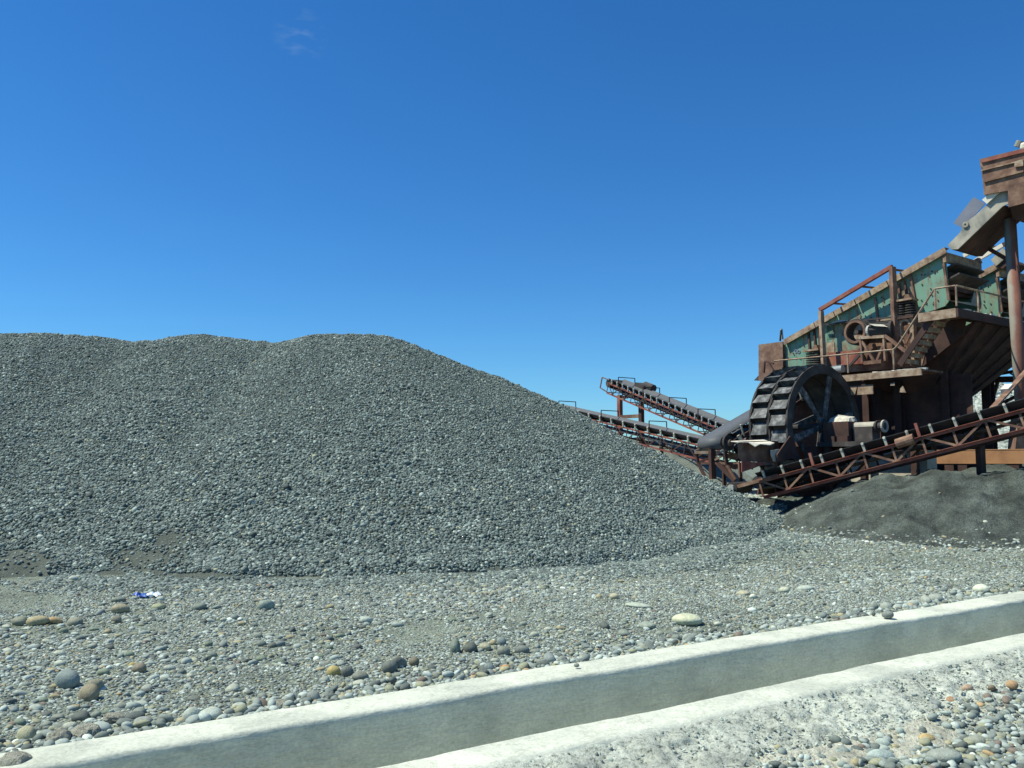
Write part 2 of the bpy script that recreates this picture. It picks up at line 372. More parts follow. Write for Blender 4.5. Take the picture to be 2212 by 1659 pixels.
strip('wall', [(P_FB + .01, -.5), (P_FB, ZT - .03), (P_FB - .03, ZT), (P_FF + .035, ZT), (P_FF + .01, ZT - .012), (P_FF, ZT - .04), (P_FF + .01, -.95)], 'concrete', .06, .03, 31)
strip('wall', [(P_NB, -.95), (P_NB - .005, ZT - .04), (P_NB - .03, ZT), (P_NF + .06, ZT), (P_NF + .02, ZT - .015), (P_NF - .02, ZT - .06)], 'concrete', .06, .03, 57)
strip('rough_footing', [(P_NF + .1, ZT - .04), (P_NF + .02, ZT - .02), (P_NF - .05, ZT - .045), (P_NF - .2, -.05), (4.1 + DP, -.1), (3.9 + DP, -.155), (3.7 + DP, -.25)], 'concrete_rough', .06, .03, 57, rough=.12, step=.03, k0=-4, k1=20)
strip('cement_spill', [(4.12 + DP, -.2), (4.02 + DP, -.125), (3.85 + DP, -.15), (3.66 + DP, -.19), (3.5 + DP, -.27)], 'cement_spill', .3, .05, 91, rough=.05, k0=-4, k1=20)
strip('channel_floor', [(P_FF + .06, -.9), (P_NB - .06, -.9)], 'concrete', .0, .02, 77)

# ------------------------------------------------------------------ stones
def stone_mesh(name, seed, sub, mat, flat=.55, wid=.8, lump=.16):
    r_ = random.Random(seed); bm = bmesh.new(); bmesh.ops.create_icosphere(bm, subdivisions=sub, radius=.5)
    ws = [(Vector((r_.gauss(0, 1), r_.gauss(0, 1), r_.gauss(0, 1))).normalized(), r_.uniform(-1, 1), r_.uniform(0, 6.28), r_.uniform(1.5, 3.2)) for _ in range(6)]
    for v_ in bm.verts:
        n = v_.co.normalized(); k = 1 + sum(lump / 2.4 * a * math.sin(n.dot(d) * f + ph) for d, a, ph, f in ws)
        v_.co = Vector((n.x * .5 * k, n.y * .5 * k * wid, n.z * .5 * k * flat))
    for f in bm.faces: f.smooth = True
    me = bpy.data.meshes.new(name); bm.to_mesh(me); bm.free(); me.materials.append(MAT[mat]); return me
def proto(name, *a, **k):
    return bpy.data.objects.new(name, stone_mesh(name, *a, **k))      # never linked: only its mesh is instanced
P_PILE = [proto('pile_stone_shape', 100 + i, 2, 'stone_pile', .5 + .05 * (i % 4), .7 + .06 * (i % 3), .25) for i in range(8)]
P_GRND = [proto('ground_stone_shape', 200 + i, 2, 'stone_ground', .45 + .06 * (i % 4), .66 + .08 * (i % 3), .2) for i in range(8)]
P_WHITE = [proto('rock_shape', 300 + i, 2, 'stone_white', .5 + .05 * (i % 4), .7, .32) for i in range(5)]

def scatter(name, pos, rot, scl, protos, parent, label=None, cat=None):
    N = len(pos); off = wpos(parent) if parent else Vector((0, 0, 0))
    me = bpy.data.meshes.new(name); me.vertices.add(N); me.vertices.foreach_set('co', (pos - np.array(off)).astype(np.float32).ravel())
    for an, ty, arr, key in (('rot', 'FLOAT_VECTOR', rot, 'vector'), ('scl', 'FLOAT_VECTOR', scl, 'vector'), ('idx', 'INT', npr.integers(0, len(protos), N), 'value')):
        at = me.attributes.new(an, ty, 'POINT'); at.data.foreach_set(key, np.ascontiguousarray(arr).ravel())
    o = bpy.data.objects.new(name, me); COL.objects.link(o)
    if parent: o.parent = parent
    tag(o, label, cat, kind='stuff')
    ng = bpy.data.node_groups.new(name, 'GeometryNodeTree')
    ng.interface.new_socket('Geometry', in_out='INPUT', socket_type='NodeSocketGeometry')
    ng.interface.new_socket('Geometry', in_out='OUTPUT', socket_type='NodeSocketGeometry')
    gi = ng.nodes.new('NodeGroupInput'); go = ng.nodes.new('NodeGroupOutput')
    ip = ng.nodes.new('GeometryNodeInstanceOnPoints'); ip.inputs['Pick Instance'].default_value = True
    g2i = ng.nodes.new('GeometryNodeGeometryToInstance')
    for pr in protos[::-1]:
        oi = ng.nodes.new('GeometryNodeObjectInfo'); oi.inputs['Object'].default_value = pr
        ng.links.new(oi.outputs['Geometry'], g2i.inputs[0])
    def na(n, ty):
        a = ng.nodes.new('GeometryNodeInputNamedAttribute'); a.data_type = ty; a.inputs['Name'].default_value = n
        return [s_ for s_ in a.outputs if s_.enabled and s_.name == 'Attribute'][0]
    er = ng.nodes.new('FunctionNodeEulerToRotation')
    ng.links.new(na('rot', 'FLOAT_VECTOR'), er.inputs[0]); ng.links.new(er.outputs[0], ip.inputs['Rotation'])
    ng.links.new(na('scl', 'FLOAT_VECTOR'), ip.inputs['Scale']); ng.links.new(na('idx', 'INT'), ip.inputs['Instance Index'])
    ng.links.new(g2i.outputs[0], ip.inputs['Instance']); ng.links.new(gi.outputs[0], ip.inputs['Points']); ng.links.new(ip.outputs[0], go.inputs[0])
    mo = o.modifiers.new('stones', 'NODES'); mo.node_group = ng
    return o
def lie(nrm, tilt):                              # euler angles of stones lying on a surface with normal nrm
    N = len(nrm); yaw = npr.uniform(0, 2 * np.pi, N)
    nz = nrm + npr.normal(0, 1, (N, 3)) * tilt; nz /= np.linalg.norm(nz, axis=1)[:, None]
    t = np.stack([np.cos(yaw), np.sin(yaw), 0 * yaw], -1); t -= nz * (t * nz).sum(1)[:, None]; t /= np.linalg.norm(t, axis=1)[:, None]
    b = np.cross(nz, t)                          # columns t, b, nz
    ey = np.arcsin(np.clip(-t[:, 2], -1, 1)); ex = np.arctan2(b[:, 2], nz[:, 2]); ez = np.arctan2(t[:, 1], t[:, 0])
    return np.stack([ex, ey, ez], -1)
def normals(zf, X, Y, e=.06):
    gx = (zf(X + e, Y) - zf(X - e, Y)) / (2 * e); gy = (zf(X, Y + e) - zf(X, Y - e)) / (2 * e)
    n = np.stack([-gx, -gy, np.ones_like(gx)], -1); return n / np.linalg.norm(n, axis=1)[:, None]
def in_view(X, Y, Z, m=1.08):
    d = Y * FW.y + (Z - CAM_H) * FW.z; x = X / d * F; y = (Y * UPV.y + (Z - CAM_H) * UPV.z) / d * F
    return (np.abs(X) < d * .601 * m + 1.5) & (np.abs(y) < 830 * m + 120) & (d > 1)

def ridge_fn(pts, slope, r, base, amp=.25, seed=40, fq=.5, rs=None, fine=.05):
    pts = [(p_.x, p_.y, p_.z, r if rs is None else rs[i]) for i, p_ in enumerate(pts)]; dense = []
    for a, b in zip(pts[:-1], pts[1:]):
        n = max(2, int(np.hypot(b[0] - a[0], b[1] - a[1]) / .45))
        for t in np.linspace(0, 1, n, endpoint=False): dense.append([a[i] + (b[i] - a[i]) * t for i in range(4)])
    dense.append(list(pts[-1]))
    def f(X, Y):
        X = np.asarray(X, float); Y = np.asarray(Y, float); z = np.full(X.shape, -9.0)
        for a, b, c, r in dense: z = np.maximum(z, c - slope * (np.sqrt((X - a) ** 2 + (Y - b) ** 2 + r * r) - r))
        lo = z - base
        return z + amp * (fbm(X * fq, Y * fq, seed) - .5) * np.clip(lo / 1.2, 0, 1) + fine * (fbm(X * 2.2, Y * 2.2, seed + 3) - .5)
    return f

# the big gravel pile
crest = [(-260, 745, 24), (-120, 728, 24), (0, 723, 24), (110, 724, 24.2), (200, 733, 24.4), (270, 741, 24.6), (370, 740, 24.8), (410, 729, 24.9), (445, 726, 25), (520, 735, 25), (600, 746, 25), (645, 738, 25),
         (695, 727, 25), (760, 724, 25), (830, 726, 25), (890, 741, 25), (950, 766, 25), (1000, 786, 25), (1070, 811, 24.9), (1150, 848, 24.8), (1225, 884, 24.6), (1300, 926, 24.4),
         (1400, 968, 24.2), (1480, 1012, 24), (1560, 1056, 23.8), (1600, 1080, 23.6), (1660, 1113, 23.1), (1735, 1148, 22.3), (1790, 1165, 21.5)]
pile_z = ridge_fn([atY(*c) for c in crest], .565, .7, .15, .2, 40, .45, [.7 if c[0] < 700 else max(.08, .7 - (c[0] - 700) / 300) for c in crest])
# run-out at the foot; tabulated once so that it can be read quickly
GX, GY = np.arange(-26, 14, .1), np.arange(8, 38, .1)
_A, _B = np.meshgrid(GX, GY)
_pz0 = pile_z(_A, _B) - ground_z(_A, _B) + .55 * (fbm(_A * .55, _B * .55, 77) - .5) * ss(2.2, .3, pile_z(_A, _B)) * ss(22, 20, _B); _h0 = _pz0
_k = .5
_h0 = np.where(_h0 > _k, _h0, np.where(_h0 > -_k, (_h0 + _k) ** 2 / (4 * _k), 0)) - .12 * ss(.12, -.1, _h0) - .25 * ss(-.2, -_k * 1.4, _h0)
def table(T, X, Y):
    X = np.asarray(X, float); Y = np.asarray(Y, float)
    fx = np.clip((X - GX[0]) / .1, 0, len(GX) - 1.001); fy = np.clip((Y - GY[0]) / .1, 0, len(GY) - 1.001)
    i = fx.astype(int); j = fy.astype(int); fx = fx - i; fy = fy - j
    return (T[j, i] * (1 - fx) + T[j, i + 1] * fx) * (1 - fy) + (T[j + 1, i] * (1 - fx) + T[j + 1, i + 1] * fx) * fy
def pile_z(X, Y): return ground_z(X, Y) + table(_h0, X, Y)
pile = thing('gravel_pile', (-5, 25, 0), 'huge long heap of dark grey-green gravel with a wavy crest', 'gravel pile')
pm = grid_mesh('heap', np.arange(-22, 10.5, .16), np.arange(12, 36, .16), pile_z, 'pile_core')
pm.parent = pile; pm.location = (5, -25, 0)
def sand_mask(X, Y):                              # bare dark sand showing in the foot of the pile
    n = fbm(X * .9, Y * .9, 90); s_ = np.zeros_like(X); g = ground_z(X, Y); z = g + np.maximum(table(_h0, X, Y), 0)
    x = 1106 + X / Y * F; y = 1000 + (CAM_H - z) / Y * F
    for px, py, w, hgt in ((320, 1200, 150, 60), (370, 1165, 70, 40), (255, 1235, 60, 14), (470, 1238, 200, 11), (640, 1243, 130, 9), (60, 1215, 90, 55), (1000, 1232, 110, 10), (1070, 1225, 45, 14), (20, 1290, 160, 40)):
        s_ = np.maximum(s_, 1 - np.sqrt(((x - px) / w) ** 2 + ((y - py) / hgt) ** 2))
    return s_ + (n - .5) * 1.1
def pile_stones():
    n = 860000; Y = npr.uniform(12.5, 27.6, n); X = npr.uniform(-1, .68, n) * (.64 * Y + 1.5)
    keep = npr.uniform(0, 1, n) < Y / 27.6; X, Y = X[keep], Y[keep]
    Z = pile_z(X, Y); h = Z - ground_z(X, Y)
    k = (h > -.02 + .55 * npr.uniform(0, 1, len(X)) ** 1.8) & in_view(X, Y, Z); X, Y, Z = X[k], Y[k], Z[k]
    nrm = normals(pile_z, X, Y); to = np.stack([-X, -Y, CAM_H - Z], -1); to /= np.linalg.norm(to, axis=1)[:, None]
    k = ((nrm * to).sum(1) > -.28) & ((sand_mask(X, Y) < .28 + npr.uniform(-.2, .35, len(X))) | (npr.uniform(0, 1, len(X)) < .09)); X, Y, Z, nrm = X[k], Y[k], Z[k], nrm[k]
    s_ = np.exp(npr.normal(0, .26, len(X))) * .049 * (1.1 - .05 * np.clip(Z, 0, 5)) * (.78 + .44 * fbm(X * .9, Y * .35, 61))
    s_ = np.where(npr.uniform(0, 1, len(X)) < .012, s_ * 1.5, s_)
    pos = np.stack([X, Y, Z], -1) + nrm * (npr.uniform(-.25, .32, len(X)) * s_)[:, None]
    scl = s_[:, None] * npr.uniform(.82, 1.2, (len(X), 3))
    return pos, lie(nrm, .38), scl
def toe_stones():                                 # pile gravel that rolled out over the floor
    n = 420000; Y = np.sqrt(npr.uniform(11 ** 2, 25 ** 2, n)); X = npr.uniform(-1, .68, n) * (.64 * Y + 1.5)
    h = table(_pz0, X, Y); k = (h > -1.3) & (h < .4) & (npr.uniform(0, 1, n) < ss(-1.3, .1, h) ** 1.5); X, Y = X[k], Y[k]
    Z = np.maximum(ground_z(X, Y), pile_z(X, Y)); k = in_view(X, Y, Z) & (sand_mask(X, Y) < .35); X, Y, Z = X[k], Y[k], Z[k]
    s_ = np.exp(npr.normal(0, .24, len(X))) * .055
    return np.stack([X, Y, Z + .1 * s_], -1), lie(normals(ground_z, X, Y), .25), s_[:, None] * npr.uniform(.82, 1.2, (len(X), 3))
_p = tuple(np.concatenate(q) for q in zip(pile_stones(), toe_stones())); print('pile stones', len(_p[0]))
scatter('gravel', *_p, P_PILE, pile)

# ------------------------------------------------------------------ stones of the yard floor
def zone(X, Y):                                  # how coarse the floor is here, 0 to 1
    return fbm(X * .45, Y * .45, 120)
def floor_stones(n, lo, hi, y0, y1, power, dens=None, hfrac=.35, lift=.12):
    Y = np.sqrt(npr.uniform(y0 ** 2, y1 ** 2, n)); X = npr.uniform(-1, 1, n) * (.63 * Y + 1.5)
    p, k = pk(X, Y); hh = np.maximum(table(_h0, X, Y), 0); Z = ground_z(X, Y) + hh
    keep = (p > P_FB + .02) & in_view(X, Y, Z, 1.06) & (hh < .8 * npr.uniform(0, 1, n) ** 3 + .02) & (npr.uniform(0, 1, n) > .75 * ss(-1.2, .1, table(_pz0, X, Y)))
    if dens is not None: keep &= npr.uniform(0, 1, n) < dens(X, Y)
    X, Y, Z = X[keep], Y[keep], Z[keep]
    s_ = lo + (hi - lo) * npr.uniform(0, 1, len(X)) ** power
    nrm = normals(ground_z, X, Y)
    pos = np.stack([X, Y, Z + s_ * lift * npr.uniform(-1.6, 1.2, len(X))], -1)
    scl = s_[:, None] * npr.uniform(.8, 1.2, (len(X), 3))
    return pos, lie(nrm, .16), scl
sm = lambda X, Y: np.clip(1.1 - .9 * ss(.12, .5, sand_mask(X, Y)) - .8 * ss(.5, .68, fbm(X * .6, Y * .9, 140)), .12, 1)
md = lambda X, Y: np.clip(.1 + .22 * ss(12, 7, Y) + 1.1 * ss(.45, .7, zone(X, Y)) - ss(.12, .4, sand_mask(X, Y)), 0, 1)
bg = lambda X, Y: np.clip(.03 + .2 * ss(.1, -.3, X / Y) * ss(13, 9, Y) + .8 * ss(.52, .72, zone(X, Y)) - ss(.0, .3, sand_mask(X, Y)), 0, 1)
sets = [floor_stones(260000, .018, .045, 5, 15, 1.4, sm), floor_stones(130000, .025, .055, 13, 26, 1.4, sm), floor_stones(135000, .045, .09, 5, 24, 1.4, md), floor_stones(27000, .08, .125, 5, 24, 1.8, bg)]
# a row of heaped pebbles pushed against the back of the drain wall
n = 11000; k_ = npr.uniform(-4, 16, n); p_ = P_FB + .02 + np.abs(npr.normal(0, .16, n)); X = k_ * KD.x + p_ * PD.x; Y = k_ * KD.y + p_ * PD.y
sz = npr.uniform(.025, .09, n) ** 1.0 * np.where(npr.uniform(0, 1, n) < .12, 1.4, .8)
sets.append((np.stack([X, Y, ground_z(X, Y) + sz * .3 * npr.uniform(0, 1.2, n)], -1), lie(normals(ground_z, X, Y), .3), sz[:, None] * npr.uniform(.8, 1.2, (n, 3))))
pos, rot, scl = (np.concatenate([s_[i] for s_ in sets]) for i in range(3)); print('floor stones', len(pos))
scatter('ground_pebbles', pos, rot, scl, P_GRND, None, 'uncountable small grey pebbles covering the yard ground', 'pebbles')
# verge in front of the drain
n = 32000; k_ = npr.uniform(-3, 10, n); p_ = npr.uniform(2.2, 4.05, n) + DP; X = k_ * KD.x + p_ * PD.x; Y = k_ * KD.y + p_ * PD.y
kk = npr.uniform(0, 1, n) < 1 - .97 * ss(3.68 + DP, 4.0 + DP, p_ + .35 * (fbm(k_ * 1.4, p_ * 1.4, 66) - .5)); X, Y = X[kk], Y[kk]
sz = .02 + .08 * npr.uniform(0, 1, len(X)) ** 2.2
scatter('verge_pebbles', np.stack([X, Y, np.maximum(road_z(X, Y), np.interp(pk(X, Y)[0] - DP, [3.5, 3.66, 3.85, 4.02, 4.1], [-.3, -.19, -.15, -.125, -.1])) + sz * .2 * npr.uniform(-1, 1.5, len(X))], -1), lie(normals(road_z, X, Y), .2), sz[:, None] * npr.uniform(.8, 1.2, (len(X), 3)), P_GRND, None, 'uncountable loose pebbles on the road verge below the drain', 'pebbles')

# crumbs of mortar and grit over the rough footing and the cement spill
n = 7000; k_ = npr.uniform(-1, 9, n); p_ = npr.uniform(3.5, 4.5, n) + DP; X = k_ * KD.x + p_ * PD.x; Y = k_ * KD.y + p_ * PD.y
zz = np.interp(p_ - DP, [3.5, 3.66, 3.85, 4.0, 4.1, 4.28, 4.43, 4.5], [-.25, -.185, -.145, -.115, -.095, -.05, -.008, .015]); sz = .008 + .03 * npr.uniform(0, 1, n) ** 3
scatter('mortar_crumbs', np.stack([X, Y, zz + .003], -1), lie(normals(road_z, X, Y), .4), sz[:, None] * npr.uniform(.7, 1.3, (n, 3)), P_WHITE, None, 'uncountable crumbs of mortar and grit on the rough footing', 'grit')

# single stones that can be told apart
SM = [stone_mesh('stone', 400 + i, 3, 'stone_own', .5 + .07 * (i % 5), .68 + .07 * (i % 4), .2) for i in range(12)]
DG, MG, LG, BG_ = (.12, .13, .125), (.22, .235, .22), (.38, .4, .38), (.2, .225, .235)
TAN, ORG, YEL, BRN, WHT, GRN, PNK = (.36, .3, .2), (.5, .25, .1), (.5, .38, .17), (.2, .15, .11), (.6, .6, .52), (.2, .23, .19), (.4, .28, .22)
def stone(px, py, w, asp, col, label, group=None, z=None, name='stone', yaw=None, sink=.22, road=False, P0=None):
    # px, py: middle of the stone in the picture; w: its width there; asp: height over width
    zz = .03 if z is None else z
    for _ in range(4):
        P = atZ(px, py, zz); base = float((road_z if road else ground_z)(P.x, P.y)) if z is None else z
        s_ = w / F * (P - CAM).length; zz = base + s_ * asp * .3
    P = atZ(px, py, zz)
    if P0 is not None: P = P0; base = P0.z; s_ = w / F * (P - CAM).length
    me = rnd.choice(SM); o = bpy.data.objects.new(name, me); COL.objects.link(o)
    q_ = rnd.uniform(.95, 1.2); o.color = (col[0] * q_ * .97, col[1] * q_ * 1.03, col[2] * q_ * .9, 1)
    hz = max(v_.co.z for v_ in me.vertices) * 2
    o.scale = (s_, s_ * rnd.uniform(.9, 1.15), s_ * asp / hz * 1.08)
    o.rotation_euler = (rnd.uniform(-.12, .12), rnd.uniform(-.12, .12), rnd.uniform(-.5, .5) if yaw is None else yaw)
    o.location = (P.x, P.y, base + s_ * asp * (.5 - sink))
    return tag(o, label, 'stone', group)
K1 = lambda x: x * .3464
S1 = [
 (145, 1470, 48, .78, BG_, 'big smooth blue-grey boulder beside the round tan boulder'),
 (192, 1498, 40, .85, (.33, .27, .2), 'round tan boulder leaning beside the big blue-grey boulder'),
 (204, 1482, 31, .8, (.24, .22, .18), 'brown-grey stone half hidden behind the round tan boulder'),
 (57, 1587, 35, .85, (.36, .33, .24), 'tan-grey boulder standing near the rubble at the drain wall end'),
 (260, 1316, 33, .6, (.35, .3, .22), 'flat tan stone near the blue plastic bag'),
 (256, 1296, 26, .5, MG, 'flat grey stone just behind the flat tan one by the bag'),
 (251, 1339, 21, .75, (.24, .22, .19), 'small round brown-grey stone below the flat tan stone'),
 (158, 1250, 18, .6, LG, 'lone pale grey stone on dark sand at the pile foot'),
 (341, 1311, 26, .5, (.33, .33, .23), 'flat olive stone just below the blue plastic bag'),
 (430, 1311, 30, .5, MG, 'wedge-shaped grey stone lying among pale cobbles at the pile foot'),
 (572, 1308, 33, .7, (.24, .27, .25), 'chunky square green-grey stone at the pile foot'),
 (81, 1342, 38, .5, (.36, .3, .2), 'long flat tan stone beside the orange-tan stone'),
 (118, 1341, 24, .6, (.46, .31, .18), 'orange-tan stone beside the long flat tan stone'),
 (45, 1342, 28, .65, (.22, .22, .18), 'dull grey stone next to the long flat tan stone'),
 (161, 1343, 28, .6, (.27, .26, .22), 'grey-brown flat stone following the orange-tan stone'),
 (300, 1444, 28, .75, (.25, .21, .17), 'brown rounded cobble with a small yellow stone at its side'),
 (287, 1438, 16, .8, YEL, 'small yellow stone touching the brown rounded cobble'),
 (223, 1453, 25, .6, GRN, 'greenish wedge stone behind the two boulders'),
 (177, 1548, 32, .62, DG, 'dark flat cobble near the pale concrete rubble'),
 (206, 1545, 21, .7, MG, 'small grey cobble beside the dark flat cobble'),
 (414, 1547, 35, .92, LG, 'upright pale grey cobble against the drain wall'),
 (455, 1545, 48, .58, (.4, .42, .4), 'long pale grey cobble against the drain wall'),
 (493, 1541, 22, .9, (.28, .29, .28), 'small grey cobble ending the pale pair at the drain wall'),
 (346, 1564, 25, .8, MG, 'grey lump of stone at the wall before the pale pair'),
 (222, 1573, 28, .7, GRN, 'green-grey cobble among the pale concrete rubble'),
 (308, 1560, 38, .5, (.3, .31, .3), 'wide flat grey stone near the drain wall'),
 (677, 1508, 28, 1.0, (.27, .28, .28), 'upright grey cobble leaning on the back of the wall'),
 (656, 1511, 16, 1.1, MG, 'small upright cobble beside the leaning one'),
 (722, 1450, 27, .8, YEL, 'rough yellow stone at the head of a row of dark cobbles'),
 (750, 1452, 26, .95, (.17, .175, .165), 'dark round cobble next to the rough yellow stone'),
 (778, 1460, 33, .52, (.2, .2, .18), 'dark low cobble, second after the rough yellow stone'),
 (841, 1442, 32, .9, (.15, .155, .15), 'dark boulder, front one of a touching pair'),
 (861, 1432, 31, .9, (.19, .19, .175), 'dark boulder, rear one of a touching pair'),
 (894, 1430, 22, .95, (.17, .145, .115), 'dark brown pitted cobble beside the touching pair'),
 (984, 1398, 27, 1.15, (.2, .225, .2), 'tall green-grey cobble split by a dark side'),
 (1017, 1400, 29, .78, DG, 'almost black cobble beside the tall green-grey one'),
 (1047, 1398, 27, .62, (.33, .31, .24), 'tan-grey low cobble between two darker ones'),
 (1064, 1389, 14, .85, TAN, 'small tan pebble behind the tan-grey low cobble'),
 (1088, 1408, 27, .82, (.25, .25, .23), 'plain grey cobble in front of a bluish cobble'),
 (1083, 1386, 21, .9, BG_, 'bluish cobble behind the plain grey cobble'),
 (1127, 1403, 29, .62, (.17, .18, .18), 'dark grey low cobble at the end of its row'),
 (1187, 1424, 33, .74, (.23, .25, .26), 'blue-grey cobble perched on the edge of the wall top'),
 (1215, 1426, 22, .8, (.26, .27, .26), 'smaller cobble perched next to the blue-grey one on the wall edge'),
 (1092, 1445, 23, .7, ORG, 'bright orange stone by the edge of the drain wall'),
 (1057, 1444, 23, .95, BG_, 'blue-grey stone next to the bright orange stone'),
 (1005, 1456, 15, 1.0, WHT, 'small white stone by the edge of the drain wall'),
 (1268, 1419, 17, .7, BG_, 'small blue-grey pebble at the wall edge past the perched cobbles'),
 (967, 1471, 21, .65, BG_, 'flat blue-grey stone at the wall edge before the white stone'),
 (789, 1339, 27, .55, LG, 'pale grey cobble lying alone on the open gravel'),
 (860, 1349, 24, .5, LG, 'pale flat cobble further along the open gravel'),
 (1306, 1352, 23, .75, DG, 'dark cobble with a black shaded side on the gravel'),
 (1348, 1368, 31, .5, MG, 'wide grey cobble near the large pale slab'),
 (1398, 1351, 38, .4, (.3, .32, .3), 'long low grey stone near the large pale slab'),
 (1326, 1289, 20, .7, (.42, .38, .29), 'pale tan cobble on the smooth gravel'),
 (1377, 1308, 52, .22, (.4, .42, .38), 'very flat pale stone sunk into the gravel'),
 (1484, 1339, 60, .42, (.52, .5, .39), 'large pale beige slab stone tilted on the gravel'),
 (1460, 1379, 20, .75, MG, 'grey stone at the wall edge below the pale slab'),
 (1484, 1379, 22, .85, LG, 'pale grey stone at the wall edge below the pale slab'),
 (1606, 1282, 27, .45, (.4, .36, .28), 'tan flat cobble in the gravel left of the pale trio'),
 (1628, 1289, 18, .6, WHT, 'whitish cobble of the pale trio'),
 (1694, 1275, 22, .65, (.5, .5, .42), 'rounded cream cobble of the pale trio'),
 (1737, 1271, 33, .4, LG, 'long pale cobble of the pale trio'),
 (1887, 1312, 22, .7, MG, 'grey cobble at the wall past the pale slab'),
 (1915, 1311, 22, .8, LG, 'pale cobble right behind the stone on the wall top'),
 (1969, 1305, 22, .7, LG, 'pale cobble starting the pair of larger ones at the wall'),
 (2001, 1298, 22, .9, (.34, .35, .33), 'larger rounded cobble of the pair at the wall'),
 (2023, 1294, 27, .75, (.36, .37, .35), 'wider rounded cobble of the pair at the wall'),
 (2118, 1273, 28, .65, WHT, 'whitish angular stone far along the wall'),
]
# --
for px, py, w, asp, col, lab in S1: stone(px, py, w, asp, col, lab)
for px, py, w, asp, col, lab in [
 (1246, 1438, 11, .7, MG, 'tiny grey pebble lying alone on top of the far wall'),
 (1459, 1388, 14, .7, DG, 'dark pebble sitting on the far wall top below the slab'),
 (1917, 1330, 22, .68, (.2, .21, .21), 'rounded grey stone sitting on top of the far wall'),
 (1887, 1327, 8, .9, DG, 'tiny dark pebble on the wall top beside the rounded stone')]:
    stone(px, py, w, asp, col, lab, z=ZT + .012, sink=.08)
for px, py, w, asp, col, lab in [
 (2015, 1525, 28, .62, (.22, .23, .24), 'grey stone resting on the rough outer footing'),
 (2054, 1518, 25, .7, (.38, .22, .14), 'red-brown broken stone on the rough outer footing'),
 (1872, 1542, 27, .58, (.36, .31, .22), 'tan stone tilted on the rough outer footing'),
 (1822, 1557, 28, .5, (.46, .33, .2), 'orange-tan chip beside a small grey pebble on the footing'),
 (1848, 1559, 15, .7, MG, 'small grey pebble beside the orange-tan chip'),
 (1548, 1626, 20, .6, MG, 'grey stone low on the footing near the verge'),
 (1525, 1643, 20, .5, LG, 'pale stone low on the footing near the verge'),
 (2186, 1480, 20, .65, (.45, .28, .17), 'orange broken stone high on the rough footing'),
 (2090, 1487, 20, .6, PNK, 'pink broken chip high on the rough footing'),
 (2143, 1486, 14, .6, BRN, 'brown chip between the pink chip and the orange stone'),
 (1901, 1510, 17, .6, PNK, 'pink chip set in the crumbly footing face')]:
    stone(px, py, w, asp, col, lab, z=-.16 if py > 1500 else -.1, sink=.1)
for px, py, w, asp, col, lab in [
 (2038, 1635, 60, .45, (.26, .27, .26), 'large long grey cobble on the verge gravel'),
 (2002, 1598, 36, .6, (.46, .32, .17), 'orange-tan lump on the verge gravel'),
 (1904, 1634, 50, .5, (.33, .37, .38), 'blue-grey angular cobble on the verge gravel'),
 (2175, 1524, 28, .5, MG, 'grey cobble at the top edge of the verge gravel'),
 (2110, 1600, 32, .55, (.3, .3, .27), 'dull grey cobble between larger ones on the verge'),
 (1850, 1648, 25, .6, TAN, 'tan cobble beside the blue-grey angular one on the verge')]:
    stone(px, py, w, asp, col, lab, road=True)
# further cobbles, only their place in the picture tells them apart
placed = [(s_[0], s_[1]) for s_ in S1]; cnt = 0; tries = 0
while cnt < 215 and tries < 6000:
    tries += 1
    py = 1255 + 345 * rnd.random() ** 1.0; px = rnd.uniform(10, 2200)
    P = atZ(px, py, 0.02); p_, k_ = pk(P.x, P.y)
    if p_ < P_FB + .14 or float(pile_z(P.x, P.y) - ground_z(P.x, P.y)) > .05 or float(sand_mask(np.array([P.x]), np.array([P.y]))[0]) > .2: continue
    if rnd.random() > .25 + 1.1 * float(zone(P.x, P.y)) * (1.2 - .5 * px / 2212): continue
    if any(abs(px - a) < 22 and abs(py - b) < 14 for a, b in placed): continue
    placed.append((px, py)); cnt += 1
    cn, col = rnd.choice([('mid grey', MG), ('pale grey', LG), ('blue-grey', BG_), ('green-grey', GRN), ('grey', (.3, .31, .29)), ('dull grey', (.26, .27, .25)), ('whitish', (.46, .46, .41)), ('tan', TAN), ('dark grey', (.15, .155, .145))])
    asp = rnd.uniform(.4, .7); hp = float(pile_z(P.x, P.y + 1.2) - ground_z(P.x, P.y + 1.2))
    where = 'close behind the drain wall' if p_ < P_FB + .95 else ('by the foot of the gravel pile' if hp > .05 else ('on the cobbly ground level with the two boulders' if px < 520 else ('on open gravel before the pale slab stone' if px < 1300 else 'on open gravel past the pale slab stone')))
    lab = ('flat ' if asp < .5 else ('rounded ' if asp < .6 else 'plump ')) + cn + ' cobble ' + where
    stone(px, py, rnd.uniform(.075, .115) * F / (P - CAM).length, asp, col, lab, lab.replace(' cobble', ' cobbles'), sink=.3)
# broken concrete crumbs at the wall end
def rubble(px, py, w, asp, lab, seed):
    P = atZ(px, py, .05); s_ = w / F * (P - CAM).length; r_ = random.Random(seed); bm = bmesh.new(); bmesh.ops.create_icosphere(bm, subdivisions=3, radius=.5)
    for v_ in bm.verts:
        q = v_.co * 5 + Vector((seed, 0, 0)); k = .72 + .5 * float(fbm(np.array(q.x + q.z), np.array(q.y - q.z * .7), seed)); v_.co = Vector((v_.co.x * k, v_.co.y * k * .9, v_.co.z * k * asp))
    me = bpy.data.meshes.new('rubble'); bm.to_mesh(me); bm.free(); me.materials.append(MAT['cement_spill'])
    o = bpy.data.objects.new('concrete_lump', me); COL.objects.link(o); o.scale = (s_,) * 3; o.location = (P.x, P.y, float(ground_z(P.x, P.y)) + s_ * asp * .25)
    o.rotation_euler = (r_.uniform(-.2, .2), r_.uniform(-.2, .2), r_.uniform(0, 6)); tag(o, lab, 'rubble')
